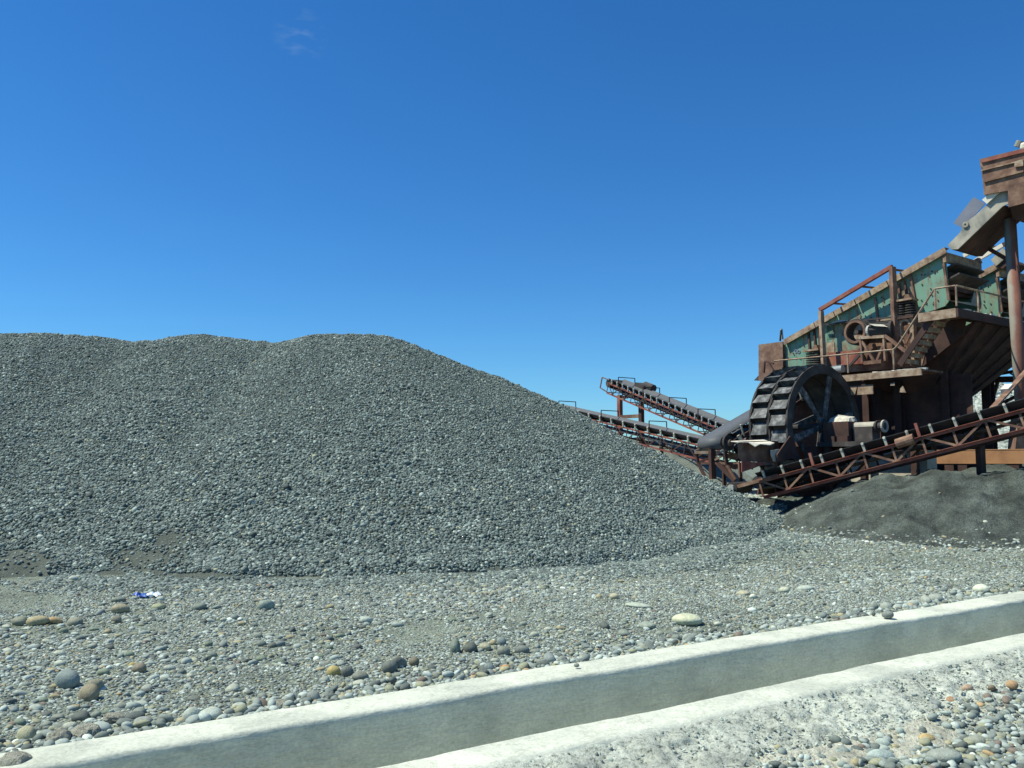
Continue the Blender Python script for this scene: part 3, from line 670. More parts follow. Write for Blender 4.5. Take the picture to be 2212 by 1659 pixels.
rubble(128, 1588, 46, .8, 'crumbly beige concrete lump beside the tan-grey boulder', 3)
rubble(182, 1574, 60, .5, 'wide flat beige concrete lump behind the drain wall', 5)
rubble(250, 1540, 44, .5, 'pale concrete chunk under grey cobbles by the wall', 8)
rubble(25, 1640, 60, .6, 'beige concrete lump at the buried end of the drain wall', 9)
rubble(600, 1512, 44, .45, 'pale concrete chunk pressed against the back of the wall', 12)

# litter
def scrap(name, px, py, w, mats, label, zf, seed, nfac=14):
    P = atZ(px, py, .05)
    for _ in range(6): z = float(zf(np.array([P.x]), np.array([P.y]))[0]); P = atZ(px, py, z + .01) if z < CAM_H - .1 else P
    s_ = w / F * (P - CAM).length; r_ = random.Random(seed); root = thing(name, P, label, 'litter')
    for m_, dx in mats:
        nx, ny = 9, 6; vs_ = []; fs_ = []
        for j in range(ny):
            for i in range(nx):
                a, b = i / (nx - 1) - .5, j / (ny - 1) - .5
                q_ = float(fbm(np.array(a * 4 + seed), np.array(b * 4 + dx * 9 + seed), seed, 3)); h_ = float(fbm(np.array(a * 3 - seed), np.array(b * 3 + dx * 5), seed + 7, 3))
                vs_.append(P + Vector((s_ * (a * (1 - .5 * abs(b)) + dx + .25 * (q_ - .5)), s_ * .5 * (b + .5 * (h_ - .5)), s_ * max(.01, (.75 * (h_ - .22)) * (1 - 2.2 * a * a) * (1 - 1.2 * b * b) + .03))))
        for j in range(ny - 1):
            for i in range(nx - 1): fs_.append((j * nx + i, j * nx + i + 1, (j + 1) * nx + i + 1, (j + 1) * nx + i))
        MB().add(vs_, fs_).build('sheet', m_, root)
scrap('plastic_bag', 318, 1290, 34, [('plastic_blue', -.3), ('plastic_pale', .28)], 'crumpled blue and white plastic bag on the cobbles', ground_z, 3)
scrap('plastic_scrap', 562, 1208, 26, [('plastic_pale', 0)], 'white plastic scrap at the foot of the gravel pile', pile_z, 5)
scrap('plastic_scrap', 306, 1237, 34, [('scrap_pale', 0)], 'torn pale scrap on dark sand at the foot of the pile', pile_z, 8)

# ------------------------------------------------------------------ heaps around the plant
def heap(name, label, cat, pts, slope, r, ext, step, mat, amp, seed, fq=.5, base=.2):
    f = ridge_fn([atY(*p_) for p_ in pts], slope, r, base, amp, seed, fq, fine=.3)
    x0, x1, y0, y1 = ext
    A_, B_ = np.meshgrid(np.arange(x0, x1, step), np.arange(y0, y1, step)); T = f(A_, B_) - ground_z(A_, B_)
    T = np.where(T > .3, T, np.where(T > -.3, (T + .3) ** 2 / 1.2, 0)) - .1 * ss(.05, -.3, T) - .4 * ss(-.3, -.8, T)
    Z = ground_z(A_, B_) + T
    o = grid_mesh(name, np.arange(x0, x1, step), np.arange(y0, y1, step), lambda X, Y: Z, mat)
    tag(o, label, cat)
    def g(X, Y):
        i = np.clip(((np.asarray(X) - x0) / step).astype(int), 0, Z.shape[1] - 1); j = np.clip(((np.asarray(Y) - y0) / step).astype(int), 0, Z.shape[0] - 1); return Z[j, i]
    return o, g
front_heap, front_z = heap('sand_heap', 'long low heap of dark grey sand in front of the crusher plant', 'sand heap',
    [(1600, 1080, 26), (1660, 1080, 25.6), (1720, 1078, 25.6), (1775, 1070, 25.2), (1805, 1056, 24.4), (1850, 1040, 23.2), (1890, 1028, 22.3), (1950, 1030, 21.7), (2022, 1013, 21.5), (2060, 1012, 21.3), (2112, 1020, 21.1), (2160, 1024, 20.9), (2212, 1026, 20.6), (2330, 1024, 19.9), (2500, 1040, 18.9)],
    .6, .35, (4, 18, 16, 27), .08, 'sand_dark', .55, 210, .9)
heap('sand_heap', 'pointed dark sand heap rising under the orange beam', 'sand heap', [(2150, 1000, 24.3), (2171, 980, 24.3), (2190, 1000, 24.3)], .55, .25, (10, 18.5, 20.5, 28), .1, 'sand_dark', .2, 230)
heap('sand_heap', 'smooth grey sand heap behind the inclined conveyors', 'sand heap', [(1300, 965, 36), (1370, 944, 36), (1430, 952, 35.7), (1500, 975, 35.2), (1570, 1010, 34.5), (1620, 1035, 34)], .6, .6, (0, 16, 28, 44), .16, 'sand_grey', .25, 250)
rock_pile, rock_z = heap('rock_pile', 'pale heap of coarse broken rock behind the plant', 'rock pile', [(2040, 850, 44), (2095, 818, 44), (2130, 822, 44), (2180, 842, 44), (2260, 900, 44)], .62, .5, (10, 42, 33, 56), .25, 'rock_light', .3, 270)
n = 9000; Y = npr.uniform(35, 45, n); X = npr.uniform(.42, .64, n) * Y; Z = rock_z(X, Y); kk = Z > ground_z(X, Y) + .1
X, Y, Z = X[kk], Y[kk], Z[kk]; sz = .12 + .22 * npr.uniform(0, 1, len(X)) ** 2
_e = np.stack([0 * X, -.5 + 0 * X, .86 + 0 * X], -1)
scatter('rocks', np.stack([X, Y, Z], -1), lie(_e, .4), sz[:, None] * npr.uniform(.7, 1.3, (len(X), 3)), P_WHITE, rock_pile)
# pale gravel patch between the big pile and the conveyors, pebbles over the front heap's foot
n = 9000; Y = npr.uniform(24.5, 33, n); X = npr.uniform(.2, .34, n) * Y; sz = npr.uniform(.05, .13, n)
scatter('gravel_patch', np.stack([X, Y, ground_z(X, Y)], -1), lie(normals(ground_z, X, Y), .3), sz[:, None] * npr.uniform(.7, 1.3, (n, 3)), P_WHITE, None, 'patch of pale broken gravel under the conveyors', 'gravel')
for px, py, w, lab in [(2127, 1131, 11, 'white round stone lying alone on the dark sand'), (1745, 1092, 6, 'small pale stone on the dark sand below the truss conveyor'), (1693, 1075, 8, 'pale stone at the bottom chord of the truss conveyor'), (1720, 1084, 9, 'pale broken stone on the sand near the truss conveyor foot'), (1780, 1068, 10, 'tan broken stone on the sand beneath the truss conveyor')]:
    P = atY(px, py, 22)
    for Yt in np.arange(17, 26, .05):
        P = atY(px, py, Yt)
        if P.z <= float(front_z(P.x, P.y)): break
    stone(px, py, w, .7, (.55, .54, .46), lab, sink=.2, P0=P)

# cobbles washed up along the foot of the front heap
n = 16000; Y = npr.uniform(17, 23.5, n); X = npr.uniform(.3, .64, n) * Y; hz_ = front_z(X, Y) - ground_z(X, Y)
kk = (hz_ > -.12) & (npr.uniform(0, 1, n) < np.where(hz_ < .16, .55, .03 * (hz_ < .6) + .004)); X, Y = X[kk], Y[kk]; sz = .03 + .09 * npr.uniform(0, 1, len(X)) ** 2.5
scatter('heap_foot_pebbles', np.stack([X, Y, np.maximum(front_z(X, Y), ground_z(X, Y)) + .1 * sz], -1), lie(normals(ground_z, X, Y), .25), sz[:, None] * npr.uniform(.8, 1.2, (len(X), 3)), P_GRND, None, 'uncountable pebbles strewn along the foot of the dark sand', 'pebbles')

# ------------------------------------------------------------------ the plant's own axes: u runs right and towards us, v to the right and away
AZ = R(36); UD = Vector((math.sin(AZ), -math.cos(AZ), 0)); VD = Vector((math.cos(AZ), math.sin(AZ), 0)); ZD = Vector((0, 0, 1))
OR = atY(1690, 1000, 30); OR.z = 0
def V(x, y, v): d = ray(x, y); t = (v - (CAM - OR).dot(VD)) / d.dot(VD); return CAM + d * t
def U(x, y, u): d = ray(x, y); t = (u - (CAM - OR).dot(UD)) / d.dot(UD); return CAM + d * t
def W(u, v, z): return OR + UD * u + VD * v + ZD * z
def uv(P): q = Vector(P) - OR; return q.dot(UD), q.dot(VD), P[2]
c1 = lambda x, y: (1592.6 + x * .2803, 508.3 + y * .2803)
c5 = lambda x, y: (1534.3 + x * .2042, 765.8 + y * .2042)
c6 = lambda x, y: (1805.4 + x * .2042, 765.8 + y * .2042)
c7 = lambda x, y: (1186 + x * .2145, 779.4 + y * .2145)
z2 = lambda x, y: (1873.1 + x * .15318, 284.6 + y * .15318)
k1 = lambda x, y: (1558.7 + x * .12255, 901.3 + y * .12255)
k2 = lambda x, y: (1762 + x * .12255, 677.7 + y * .12255)
k3 = lambda x, y: (2008.7 + x * .10622, 433.7 + y * .10622)
k4 = lambda x, y: (2008.7 + x * .11435, 711.6 + y * .11435)
k5 = lambda x, y: (1436.7 + x * .11435, 881 + y * .11435)
def vp(pts, v, fn=c1): return [V(*fn(*q), v) for q in pts]
def plate(poly, v, th, fn=c1): return MB().prism(vp(poly, v, fn), VD * th)
def gz(x, y): return float(ground_z(np.array([x]), np.array([y]))[0])

# ---------------- vibrating screen with green sides (built once, copied for the second deck)
def make_screen():
    q0 = V(*c1(355, 1010), 0); root = thing('vibrating_screen', W(uv(q0)[0], 1, q0.z), 'tilted green vibrating screen with rusty flange, the one nearer the bucket wheel', 'vibrating screen', 'pair of green vibrating screens')
    side = [(352, 838), (1592, 118), (1606, 200), (1618, 330), (1632, 470), (1628, 508), (1600, 545), (1380, 622), (1200, 690), (1000, 800), (830, 1005), (360, 1012)]
    sp = plate(side, 0, .05).build('side_panel', 'green_paint', root)
    wd = 1.95
    MB().prism([p_ + VD * wd for p_ in vp(side, 0)], VD * .05).build('side_panel', 'green_paint', root)
    # rusty angle along the top edge, in lengths with gaps
    a, b = V(*c1(352, 812), -.16), V(*c1(1597, 96), -.16)
    ax = (b - a).normalized(); dn = (UD * ax.dot(ZD) * -1 + ZD * ax.dot(UD)); dn = dn.normalized() if dn.z < 0 else -dn.normalized()
    for t0, t1 in ((0, .215), (.219, .345), (.35, .478), (.484, .675), (.68, 1)):
        p_, q_ = a + (b - a) * t0, a + (b - a) * t1
        MB().prism([p_, q_, q_ + dn * .17, p_ + dn * .17], VD * .03).prism([p_, q_, q_ + VD * .26, p_ + VD * .26], -dn * .025).build('flange', 'rust_dusty', root)
    p_, q_ = a + VD * (wd + .1), b + VD * (wd + .1)
    MB().prism([p_, q_, q_ + dn * .17, p_ + dn * .17], VD * .16).build('flange', 'rust', root)
    for x0, y0, x1, y1, w in ((545, 752, 556, 890, 13), (588, 730, 600, 882, 13), (625, 700, 640, 1000, 13), (1058, 478, 1086, 700, 15), (1238, 370, 1262, 620, 16), (1286, 345, 1308, 520, 13), (1332, 305, 1385, 612, 15), (356, 840, 362, 1010, 14), (1578, 150, 1628, 500, 18)):
        plate([(x0 - w / 2, y0), (x0 + w / 2, y0), (x1 + w / 2, y1), (x1 - w / 2, y1)], -.06, .06).build('rib', 'rust' if w > 13 else 'dark_rust', sp)
    bl = MB(); rr = random.Random(5)
    for px, py in [(1420 + 130 * rr.random(), 240 + 300 * rr.random()) for _ in range(20)] + [(1100 + 90 * rr.random(), 470 + 130 * rr.random()) for _ in range(7)] + [(390 + 130 * rr.random(), 850 + 120 * rr.random()) for _ in range(7)] + [(930 + 110 * rr.random(), 560 + 80 * rr.random()) for _ in range(5)]:
        c = V(*c1(px, py), -.012); bl.tube(c, c - VD * .012, .024, 6)
    tag(bl.build('bolts', 'dark_rust', sp), kind='stuff')
    for dx in (0, 22):
        c = V(*c1(452 + dx, 893 + dx * .15), -.014); MB().ring(c, VD, .035, .065, .012, 14).build('painted_mark', 'blue_sheet', sp)
    # closed feed end: cross plates, dark inside
    ue = uv(V(*c1(1600, 150), 0))[0]; zt = V(*c1(1600, 150), 0).z; zb = V(*c1(1630, 505), 0).z
    MB().box(W(ue + .04, wd / 2, zt - .1), UD * .05, VD * (wd / 2 + .12), ZD * .15).build('end_beam', 'rust_dusty', root)
    MB().box(W(ue - .35, wd / 2, zt - .55), UD * .02, VD * (wd / 2 - .05), ZD * .34).build('end_plate', 'dark_rust', root)
    MB().box(W(ue - .1, wd / 2, zt - .72), UD * .02, VD * (wd / 2 - .02), ZD * .28).build('end_plate', 'dark_rust', root)
    MB().prism([W(ue + .02, .06, zb + .02), W(ue + .02, wd - .02, zb + .02), W(ue + .02, wd - .3, zb + .5), W(ue + .02, wd - .55, zb + .1)], UD * .02).build('end_plate', 'grey_sheet', root)
    for k, dz in ((0, .28), (1, .62)):                     # the two sloping decks
        p_, q_ = a + dn * (.2 + dz) + VD * .22, b + dn * (.2 + dz) + VD * .22
        MB().prism([p_, q_, q_ + VD * (wd - .12), p_ + VD * (wd - .12)], dn * .05).build('deck', 'dark_steel', root)
    for t in (.12, .3, .5, .7, .88):
        p_ = a + (b - a) * t + dn * 1.0 + VD * .2; MB().tube(p_, p_ + VD * (wd - .1), .08, 10).build('cross_tube', 'dark_rust', root)
    return root
def copy_tree(o, parent=None):
    c = o.copy(); COL.objects.link(c); c.parent = parent
    for ch in list(o.children): copy_tree(ch, c)
    return c
screen = make_screen()
screen2 = copy_tree(screen); screen2.location = screen.location + VD * 3.35
screen2['label'] = 'tilted green vibrating screen half hidden behind the tall red pipe column'

# ---------------- supporting hopper, walkways and stairs
UE, VE, _ = uv(V(*c1(1600, 150), 0))
P_plat = V(*c1(1090, 1058), -1.15); ZP = P_plat.z                        # lower walkway
uL0 = uv(V(*c1(760, 1078), -1.15))[0]; uL1 = uv(V(*c1(1425, 1020), -1.15))[0]
P_land = V(*c1(1690, 570), -1.15); ZL = P_land.z; uC = uv(P_land)[0]; uB = uv(V(*c1(1400, 600), -1.15))[0]
base = gz(W(uL0 + 2, 2, 0).x, W(uL0 + 2, 2, 0).y)
sup = thing('screen_support', W(uL0 + 2, 2, base), 'dark rusty steel hopper frame with walkways carrying the green screens', 'steel frame')
# side plate below the screens
plate([(690, 668), (1000, 800), (1200, 690), (1390, 618), (1530, 590), (1420, 1015), (760, 1060), (700, 1010)], .07, .04).build('side_plate', 'rust', sup)
plate([(690, 700), (752, 690), (752, 800), (690, 812)], .0, .05).build('side_plate', 'green_paint', sup)
plate([(690, 830), (748, 822), (748, 990), (700, 1005)], -.02, .05).build('side_plate', 'rust_dusty', sup)
plate([(700, 905), (950, 880), (1000, 985), (705, 1010)], -.06, .04).build('side_plate', 'rust_red', sup)
plate([(800, 665), (1210, 640), (1210, 760), (1160, 790), (870, 800), (805, 770)], -.01, .04).build('side_plate', 'rust_dusty', sup)
plate([(1340, 650), (1500, 630), (1470, 700), (1335, 715)], .03, .03).build('side_plate', 'rust_dusty', sup)
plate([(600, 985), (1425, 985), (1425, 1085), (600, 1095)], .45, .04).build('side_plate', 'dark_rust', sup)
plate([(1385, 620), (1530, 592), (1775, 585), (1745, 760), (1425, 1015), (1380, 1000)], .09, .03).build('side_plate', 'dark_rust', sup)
# hopper below
fc = V(*k4(650, 1390), 3.6); uF, _, zF = uv(fc)
top = [W(uL0 + .1, .12, ZP - .1), W(uC - .1, .12, ZL - .2), W(uC - .1, 5.3, ZL - .2), W(uL0 + .1, 5.3, ZP - .1)]
bot = [W(uL0 + 1.2, 1.1, zF), W(uF, 1.1, zF), W(uF, 3.6, zF), W(uL0 + 1.2, 3.6, zF)]
for i, nm in enumerate(('hopper_side', 'hopper_end', 'hopper_side', 'hopper_end')):
    j = (i + 1) % 4; nrm = (top[j] - top[i]).cross(bot[i] - top[i]).normalized()
    MB().prism([top[i], top[j], bot[j], bot[i]], nrm * .03).build(nm, 'dark_rust', sup)
for t in (.1, .28, .46, .64, .82):                                          # ribs on the sloping end
    p_, q_ = top[1].lerp(top[2], t), bot[1].lerp(bot[2], t); MB().bar(p_ + UD * .07 - ZD * .03, q_ + UD * .05 - ZD * .02, .05, .06, UD).build('rib', 'dark_rust', sup)
MB().loft([[p_ + ZD * .02 for p_ in bot], [bot[0].lerp(bot[2], .12) - ZD * .9, bot[1].lerp(bot[3], .12) - ZD * .9, bot[2].lerp(bot[0], .12) - ZD * .9, bot[3].lerp(bot[1], .12) - ZD * .9]]).build('discharge_box', 'dark_rust', sup)
# lower walkway
MB().box(W((uL0 + uL1) / 2, -.55, ZP - .03), UD * (uL1 - uL0) / 2, VD * .58, ZD * .03).build('walkway_plate', 'rust', sup)
MB().box(W((uL0 + uL1) / 2, -1.17, ZP - .09), UD * (uL1 - uL0) / 2, VD * .035, ZD * .1).build('walkway_edge', 'rust_dusty', sup)
cr = MB(); rr = random.Random(3)
for _ in range(90):
    c = W(rr.uniform(uL0 + 1.2, uL1), -1.1 + .25 * rr.random(), ZP); s_ = rr.uniform(.02, .06); cr.box(c + ZD * s_ * .3, (UD + VD * rr.random()) * s_, VD * s_, (ZD + UD * rr.random() * .4) * s_ * .5)
tag(cr.build('grit', 'scrap_pale', sup), kind='stuff')
# upper landing
MB().box(W((uB + uC) / 2, -.5, ZL - .04), UD * (uC - uB) / 2, VD * .63, ZD * .04).build('landing_plate', 'rust', sup)
MB().box(W((uE_ := (UE + .2) + uC) / 2, 2.85, ZL - .05), UD * (uC - UE - .2) / 2, VD * 2.7, ZD * .04).build('landing_plate', 'rust', sup)
MB().box(W((uB + uC) / 2, -1.17, ZL - .1), UD * (uC - uB) / 2, VD * .035, ZD * .13).build('landing_edge', 'rust_dusty', sup)
MB().box(W(uC + .03, 2.2, ZL - .1), UD * .035, VD * 3.4, ZD * .12).build('landing_edge', 'dark_rust', sup)
cr = MB()
for _ in range(120):
    c = W(uC - .05 - .3 * rr.random(), rr.uniform(-.6, 3.2), ZL); s_ = rr.uniform(.03, .09); cr.box(c + ZD * s_ * .3, (UD + VD * rr.random()) * s_, VD * s_, (ZD + UD * rr.random() * .4) * s_ * .6)
tag(cr.build('grit', 'scrap_pale', sup), kind='stuff')
# stairs between them
s0, s1 = V(*c1(1250, 1000), -1.05), V(*c1(1533, 590), -1.05)
MB().bar(s0, s1, .05, .17).build('stair_stringer', 'dark_rust', sup)
MB().bar(s0 + VD * .72, s1 + VD * .72, .05, .17).build('stair_stringer', 'rust', sup)
for k in range(8):
    t = (k + .6) / 8.3; c = s0.lerp(s1, t) + VD * .36
    MB().box(c, UD * .13, VD * .34, ZD * .015).box(c + UD * .12 - ZD * .0, UD * .012, VD * .34, ZD * .07).build('step', 'rust_dusty', sup)
# rails
def rail(pts, r, name='handrail', mat='rust_dusty'):
    for p_, q_ in zip(pts[:-1], pts[1:]): MB().tube(p_, q_, r, 6).build(name, mat, sup)
rail(vp([(285, 968), (700, 930), (1205, 880), (1240, 845), (1520, 412), (1682, 388)], -1.13), .028)
zr = V(*c1(1682, 388), -1.13).z
rail([W(uC + .02, -1.13, zr), W(uC + .02, 5.0, zr)], .028)
for px, y0, y1 in ((850, 918, 1060), (1202, 880, 1030), (1522, 412, 575), (1685, 388, 545)): rail(vp([(px, y0), (px + 6, y1)], -1.13), .028, 'rail_post')
for vv in (.1, 1.4, 2.7, 4.0, 5.0): rail([W(uC + .02, vv, zr), W(uC + .02, vv, ZL)], .028, 'rail_post')
# legs of the frame
def leg(x, y, v, w=.2, mat='dark_rust', ztop=None, fn=k4):
    p_ = V(*fn(x, y), v); zt_ = p_.z if ztop is None else ztop; zb_ = gz(p_.x, p_.y) - .1
    m = MB()
    for s_ in (-1, 1): m.box(Vector((p_.x, p_.y, (zt_ + zb_) / 2)) + VD * s_ * w / 2, UD * w / 2, VD * .012, ZD * (zt_ - zb_) / 2)
    m.box(Vector((p_.x, p_.y, (zt_ + zb_) / 2)), UD * .012, VD * (w / 2 - .013), ZD * (zt_ - zb_) / 2)
    return m.build('leg', mat, sup)
leg(1090, 1000, 4.7, .3, ztop=ZL - .15); leg(310, 900, .9, .24, ztop=ZP + .6); leg(-1200, 900, .4, .22, ztop=ZP - .15); leg(-600, 900, .4, .22, ztop=ZP - .15); leg(0, 900, 4.6, .26, ztop=ZP); leg(-900, 900, 4.6, .26, ztop=ZP)
MB().bar(W(uC - .2, 4.7, zF + .6), W(uF - .6, 4.7, zF - .6), .08, .1).build('brace', 'dark_rust', sup)
# dark tangle of stairs and braces seen past the far corner of the hopper
def seg(fn, x0, y0, x1, y1, v, w, mat='dark_rust', name='brace', h=None, parent=None): return MB().bar(V(*fn(x0, y0), v), V(*fn(x1, y1), v), w, h or w).build(name, mat, parent or sup)
for a_ in ((1250, 700, 1650, 140, .16), (1330, 740, 1660, 260, .1), (1400, 820, 1660, 420, .1), (1200, 740, 1700, 660, .12), (1200, 860, 1650, 780, .1), (1150, 950, 1640, 940, .2), (1470, 800, 1640, 900, .05), (1290, 960, 1200, 1260, .1), (1180, 700, 1180, 960, .12)):
    seg(k4, *a_[:4], 5.6, a_[4])
for k in range(6): MB().box(V(*k4(1640 - 62 * k, 300 + 84 * k), 5.9), UD * .12, VD * .35, ZD * .02).build('step', 'dark_rust', sup)
# back plates that close the view under the walkway
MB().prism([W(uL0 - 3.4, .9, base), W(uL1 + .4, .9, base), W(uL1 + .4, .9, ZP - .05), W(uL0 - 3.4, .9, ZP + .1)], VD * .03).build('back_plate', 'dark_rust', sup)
# pale plates added in place of sun patches seen under the walkway
for pl in ([(828, 1165), (925, 1160), (905, 1232), (842, 1228)], [(930, 1160), (1045, 1148), (1048, 1222), (922, 1230)], [(1180, 1138), (1212, 1136), (1212, 1157), (1180, 1158)], [(1252, 1210), (1256, 1180), (1275, 1160), (1300, 1212)]):
    plate(pl, -1.1, .02).build('sun_patch_plate', 'rust_dusty', sup)
# orange base beam and its posts
bb = [V(*c6(560, 1075), -.4), V(*c6(2300, 985), -.4)]; zb1 = V(*c6(1991, 1003), -.4).z; zb0 = V(*c6(1991, 1150), -.4).z
u0_, u1_ = uv(bb[0])[0], uv(bb[1])[0]
mb = MB().box(W((u0_ + u1_) / 2, -.4, (zb0 + zb1) / 2), UD * (u1_ - u0_) / 2, VD * .012, ZD * (zb1 - zb0) / 2)
for zz in (zb0, zb1): mb.box(W((u0_ + u1_) / 2, -.33, zz), UD * (u1_ - u0_) / 2, VD * .09, ZD * .014)
mb.build('base_beam', 'rust_orange', sup)
for px, m_ in ((760, 'dark_rust'), (850, 'rust_orange'), (1215, 'dark_rust'), (1355, 'dark_rust'), (1900, 'dark_rust')):
    p_ = V(*c6(px, 1150), -.3); g_ = gz(p_.x, p_.y); MB().box(Vector((p_.x, p_.y, (zb0 + g_) / 2 - .05)), UD * .13, VD * .1, ZD * ((zb0 - g_) / 2 + .04)).build('post', m_, sup)

# ---------------- portal frame over the screen
pf = thing('portal_frame', V(*c1(670, 1000), -.5), 'rusty goalpost frame with sloping top bar above the screen drive', 'steel frame')
def pbar(x0, y0, x1, y1, v0, v1, w, mat, name, fn=c1, par=None): return MB().bar(V(*fn(x0, y0), v0), V(*fn(x1, y1), v1), w, w).build(name, mat, par)
pbar(645, 585, 668, 1005, -.5, -.5, .13, 'rust_dusty', 'post', par=pf)
pbar(1195, 245, 1230, 1005, -.5, -.5, .15, 'rust', 'post', par=pf)
pbar(636, 575, 1196, 240, -.5, -.5, .12, 'rust_red', 'top_bar', par=pf)
for x, y in ((750, 525), (965, 395), (1210, 265)): 
    a = V(*c1(x, y), -.45); MB().bar(a, a + VD * 1.3 + ZD * .08, .05, .06).build('tie', 'rust', pf)

# ---------------- spring packs
for x, y, lab in ((1300, 570, 'pack of dark coil springs under the upper end of the near screen'), (592, 950, 'pack of dark coil springs behind the top of the bucket wheel')):
    c = V(*c1(x, y), -.32); rt = thing('spring_pack', c - ZD * .35, lab, 'spring')
    for k in range(6):
        for s_ in (-1, 1): MB().ring(c + UD * s_ * .14 + ZD * (-.2 + .075 * k), ZD, .07, .15, .032, 16).build('coil', 'dark_steel', rt)
    MB().box(c + ZD * .27, UD * .3, VD * .2, ZD * .03).build('top_plate', 'rust_dusty', rt)
    MB().prism([c + ZD * .3 - UD * .1, c + ZD * .3 + UD * .16, c + ZD * .46 + UD * .1, c + ZD * .46], VD * .3).build('bracket', 'rust', rt)
    MB().box(c - ZD * .27, UD * .32, VD * .2, ZD * .04).build('bottom_plate', 'dark_rust', rt)
    if x > 1000:
        for s_ in (-1, 1): MB().box(c + UD * s_ * .2 - ZD * .95, UD * .06, VD * .09, ZD * .65).build('post', 'rust_dusty', rt)
        MB().ring(c - ZD * .5 - VD * .1, VD, .12, .2, .05, 20, 0, math.pi).build('yoke', 'rust_dusty', rt)
        for s_ in (-1, 1): MB().bar(c - UD * s_ * .18 - ZD * .75 - VD * .1, c + UD * s_ * .18 - ZD * 1.45 - VD * .1, .05, .05).build('brace', 'rust', rt)
    else: MB().box(c - ZD * .8, UD * .25, VD * .18, ZD * .48).build('post', 'dark_rust', rt)

# ---------------- drive: ring guard, motor and its trestle
mt = thing('screen_motor', V(*c1(1045, 985), -.6), 'dark electric motor with ring guard on a rusty trestle', 'motor')
c = V(*k2(700, 320), -.75)
MB().ring(c, VD, .30, .37, .1, 32).build('ring_guard', 'rust', mt)
MB().ring(c + VD * .2, VD, .3, .42, .36, 32).build('guard_drum', 'dark_steel', mt)
MB().tube(c + VD * .05, c + VD * .62, .07, 10).build('shaft', 'dark_steel', mt)
b = V(*k2(985, 310), -.7)
mbo = MB().tube(b, b + UD * .62 + VD * .15, .27, 18).build('motor_body', 'dark_steel', mt, smooth=False)
MB().tube(b - UD * .02, b - UD * .09, .2, 18).build('motor_cap', 'grey_paint', mbo)
for k in range(9):
    an = k * math.pi / 8; e = ZD * math.sin(an) + VD * -math.cos(an); MB().bar(b + e * .27 + UD * .04, b + e * .27 + UD * .58 + VD * .14, .015, .05, e).build('cooling_fin', 'dark_steel', mbo)
MB().prism([V(*k2(930, 180), -1.0), V(*k2(1150, 185), -1.0), V(*k2(1220, 225), -1.0), V(*k2(1040, 215), -1.0)], VD * .5).build('rain_cover', 'pale_paint', mt)
tr = lambda x0, y0, x1, y1, w=.075, v=-.85, m='rust': seg(k2, x0, y0, x1, y1, v, w, m, 'trestle_bar', parent=mt)
for s_ in (-.85, -.35):
    tr(790, 410, 835, 860, .08, s_); tr(1205, 390, 1235, 830, .08, s_); tr(770, 425, 1220, 400, .09, s_, 'rust_dusty'); tr(820, 490, 1040, 850, .07, s_); tr(1190, 560, 1080, 830, .07, s_); tr(860, 870, 1170, 840, .11, s_)
tr(1225, 385, 1620, 690, .09); tr(600, 920, 800, 700, .07, -.6, 'dark_steel')
MB().tube(V(*k2(300, 985), -.9), V(*k2(480, 965), -.9), .12, 12).build('pipe_stub', 'grey_paint', mt)
seg(c1, 650, 690, 1215, 628, -.2, .05, 'dark_steel', 'cable_rail', parent=mt)
MB().prism(vp([(690, 690), (780, 652), (855, 655), (760, 672)], -.24), VD * .2).build('bent_sheet', 'grey_paint', mt)

# ---------------- rusty plate box at the low end
bx = thing('end_chute', V(*c1(260, 1120), -.2), 'plain brown rusted plate chute at the low end of the near screen', 'chute')
plate([(164, 842), (350, 818), (352, 1012), (352, 1130), (164, 1120)], -.15, .05).build('front_plate', 'rust', bx)
MB().box(W(uv(V(*c1(257, 900), -.1))[0], .85, V(*c1(257, 980), -.1).z), UD * .42, VD * .93, ZD * .55).build('box', 'rust', bx)
plate([(128, 1118), (164, 1080), (164, 1120)], -.12, .6).build('lip', 'dark_steel', bx)
seg(c1, 205, 1060, 212, 975, -1.0, .05, 'dark_rust', 'grab_rail', parent=bx); seg(c1, 212, 972, 280, 990, -1.0, .05, 'dark_rust', 'grab_rail', parent=bx); seg(c1, 240, 975, 282, 1040, -1.0, .04, 'dark_rust', 'grab_rail', parent=bx)
seg(c1, 330, 815, 338, 730, .2, .05, 'dark_steel', 'rod', parent=bx); seg(c1, 348, 800, 340, 722, .3, .06, 'grey_paint', 'rod', parent=bx)

# ---------------- bucket wheel
VW = -2.5
hub = V(1777, 921, VW); Rw = 134 / F * (hub - CAM).dot(FW); uR = uv(hub)[0]
uRb = uv(V(1702, 921, VW - Rw))[0]; uLb = uv(V(1618, 921, VW - Rw))[0]; uR = (uR + uRb) / 2
zc = hub.z; Ww = uR - uLb; print('wheel R', Rw, 'u', uR, uRb, uLb, 'width', Ww, 'hub', hub)
Ww = max(1.3, min(Ww, 2.6)); uM = uR - Ww / 2
wh = thing('bucket_wheel', W(uR - Ww / 2, VW, zc - Rw), 'big dark steel sand-washing bucket wheel with two rows of buckets', 'bucket wheel')
C0 = lambda u: W(u, VW, zc)
for k, uu in enumerate((uR, uM, uR - Ww)): MB().ring(C0(uu), UD, Rw * .85, Rw * .99, .05, 56).build('rim', 'dark_steel', wh)
for ua, ub in ((uM + .03, uR - .03), (uR - Ww + .03, uM - .03)):
    MB().ring(C0((ua + ub) / 2), UD, Rw * .865, Rw * .885, ub - ua, 56).build('drum_skin', 'dark_steel', wh)
e1, e2 = -VD, ZD                      # seen from the u end: angle 0 points towards us and left, 90 up
NB = 24
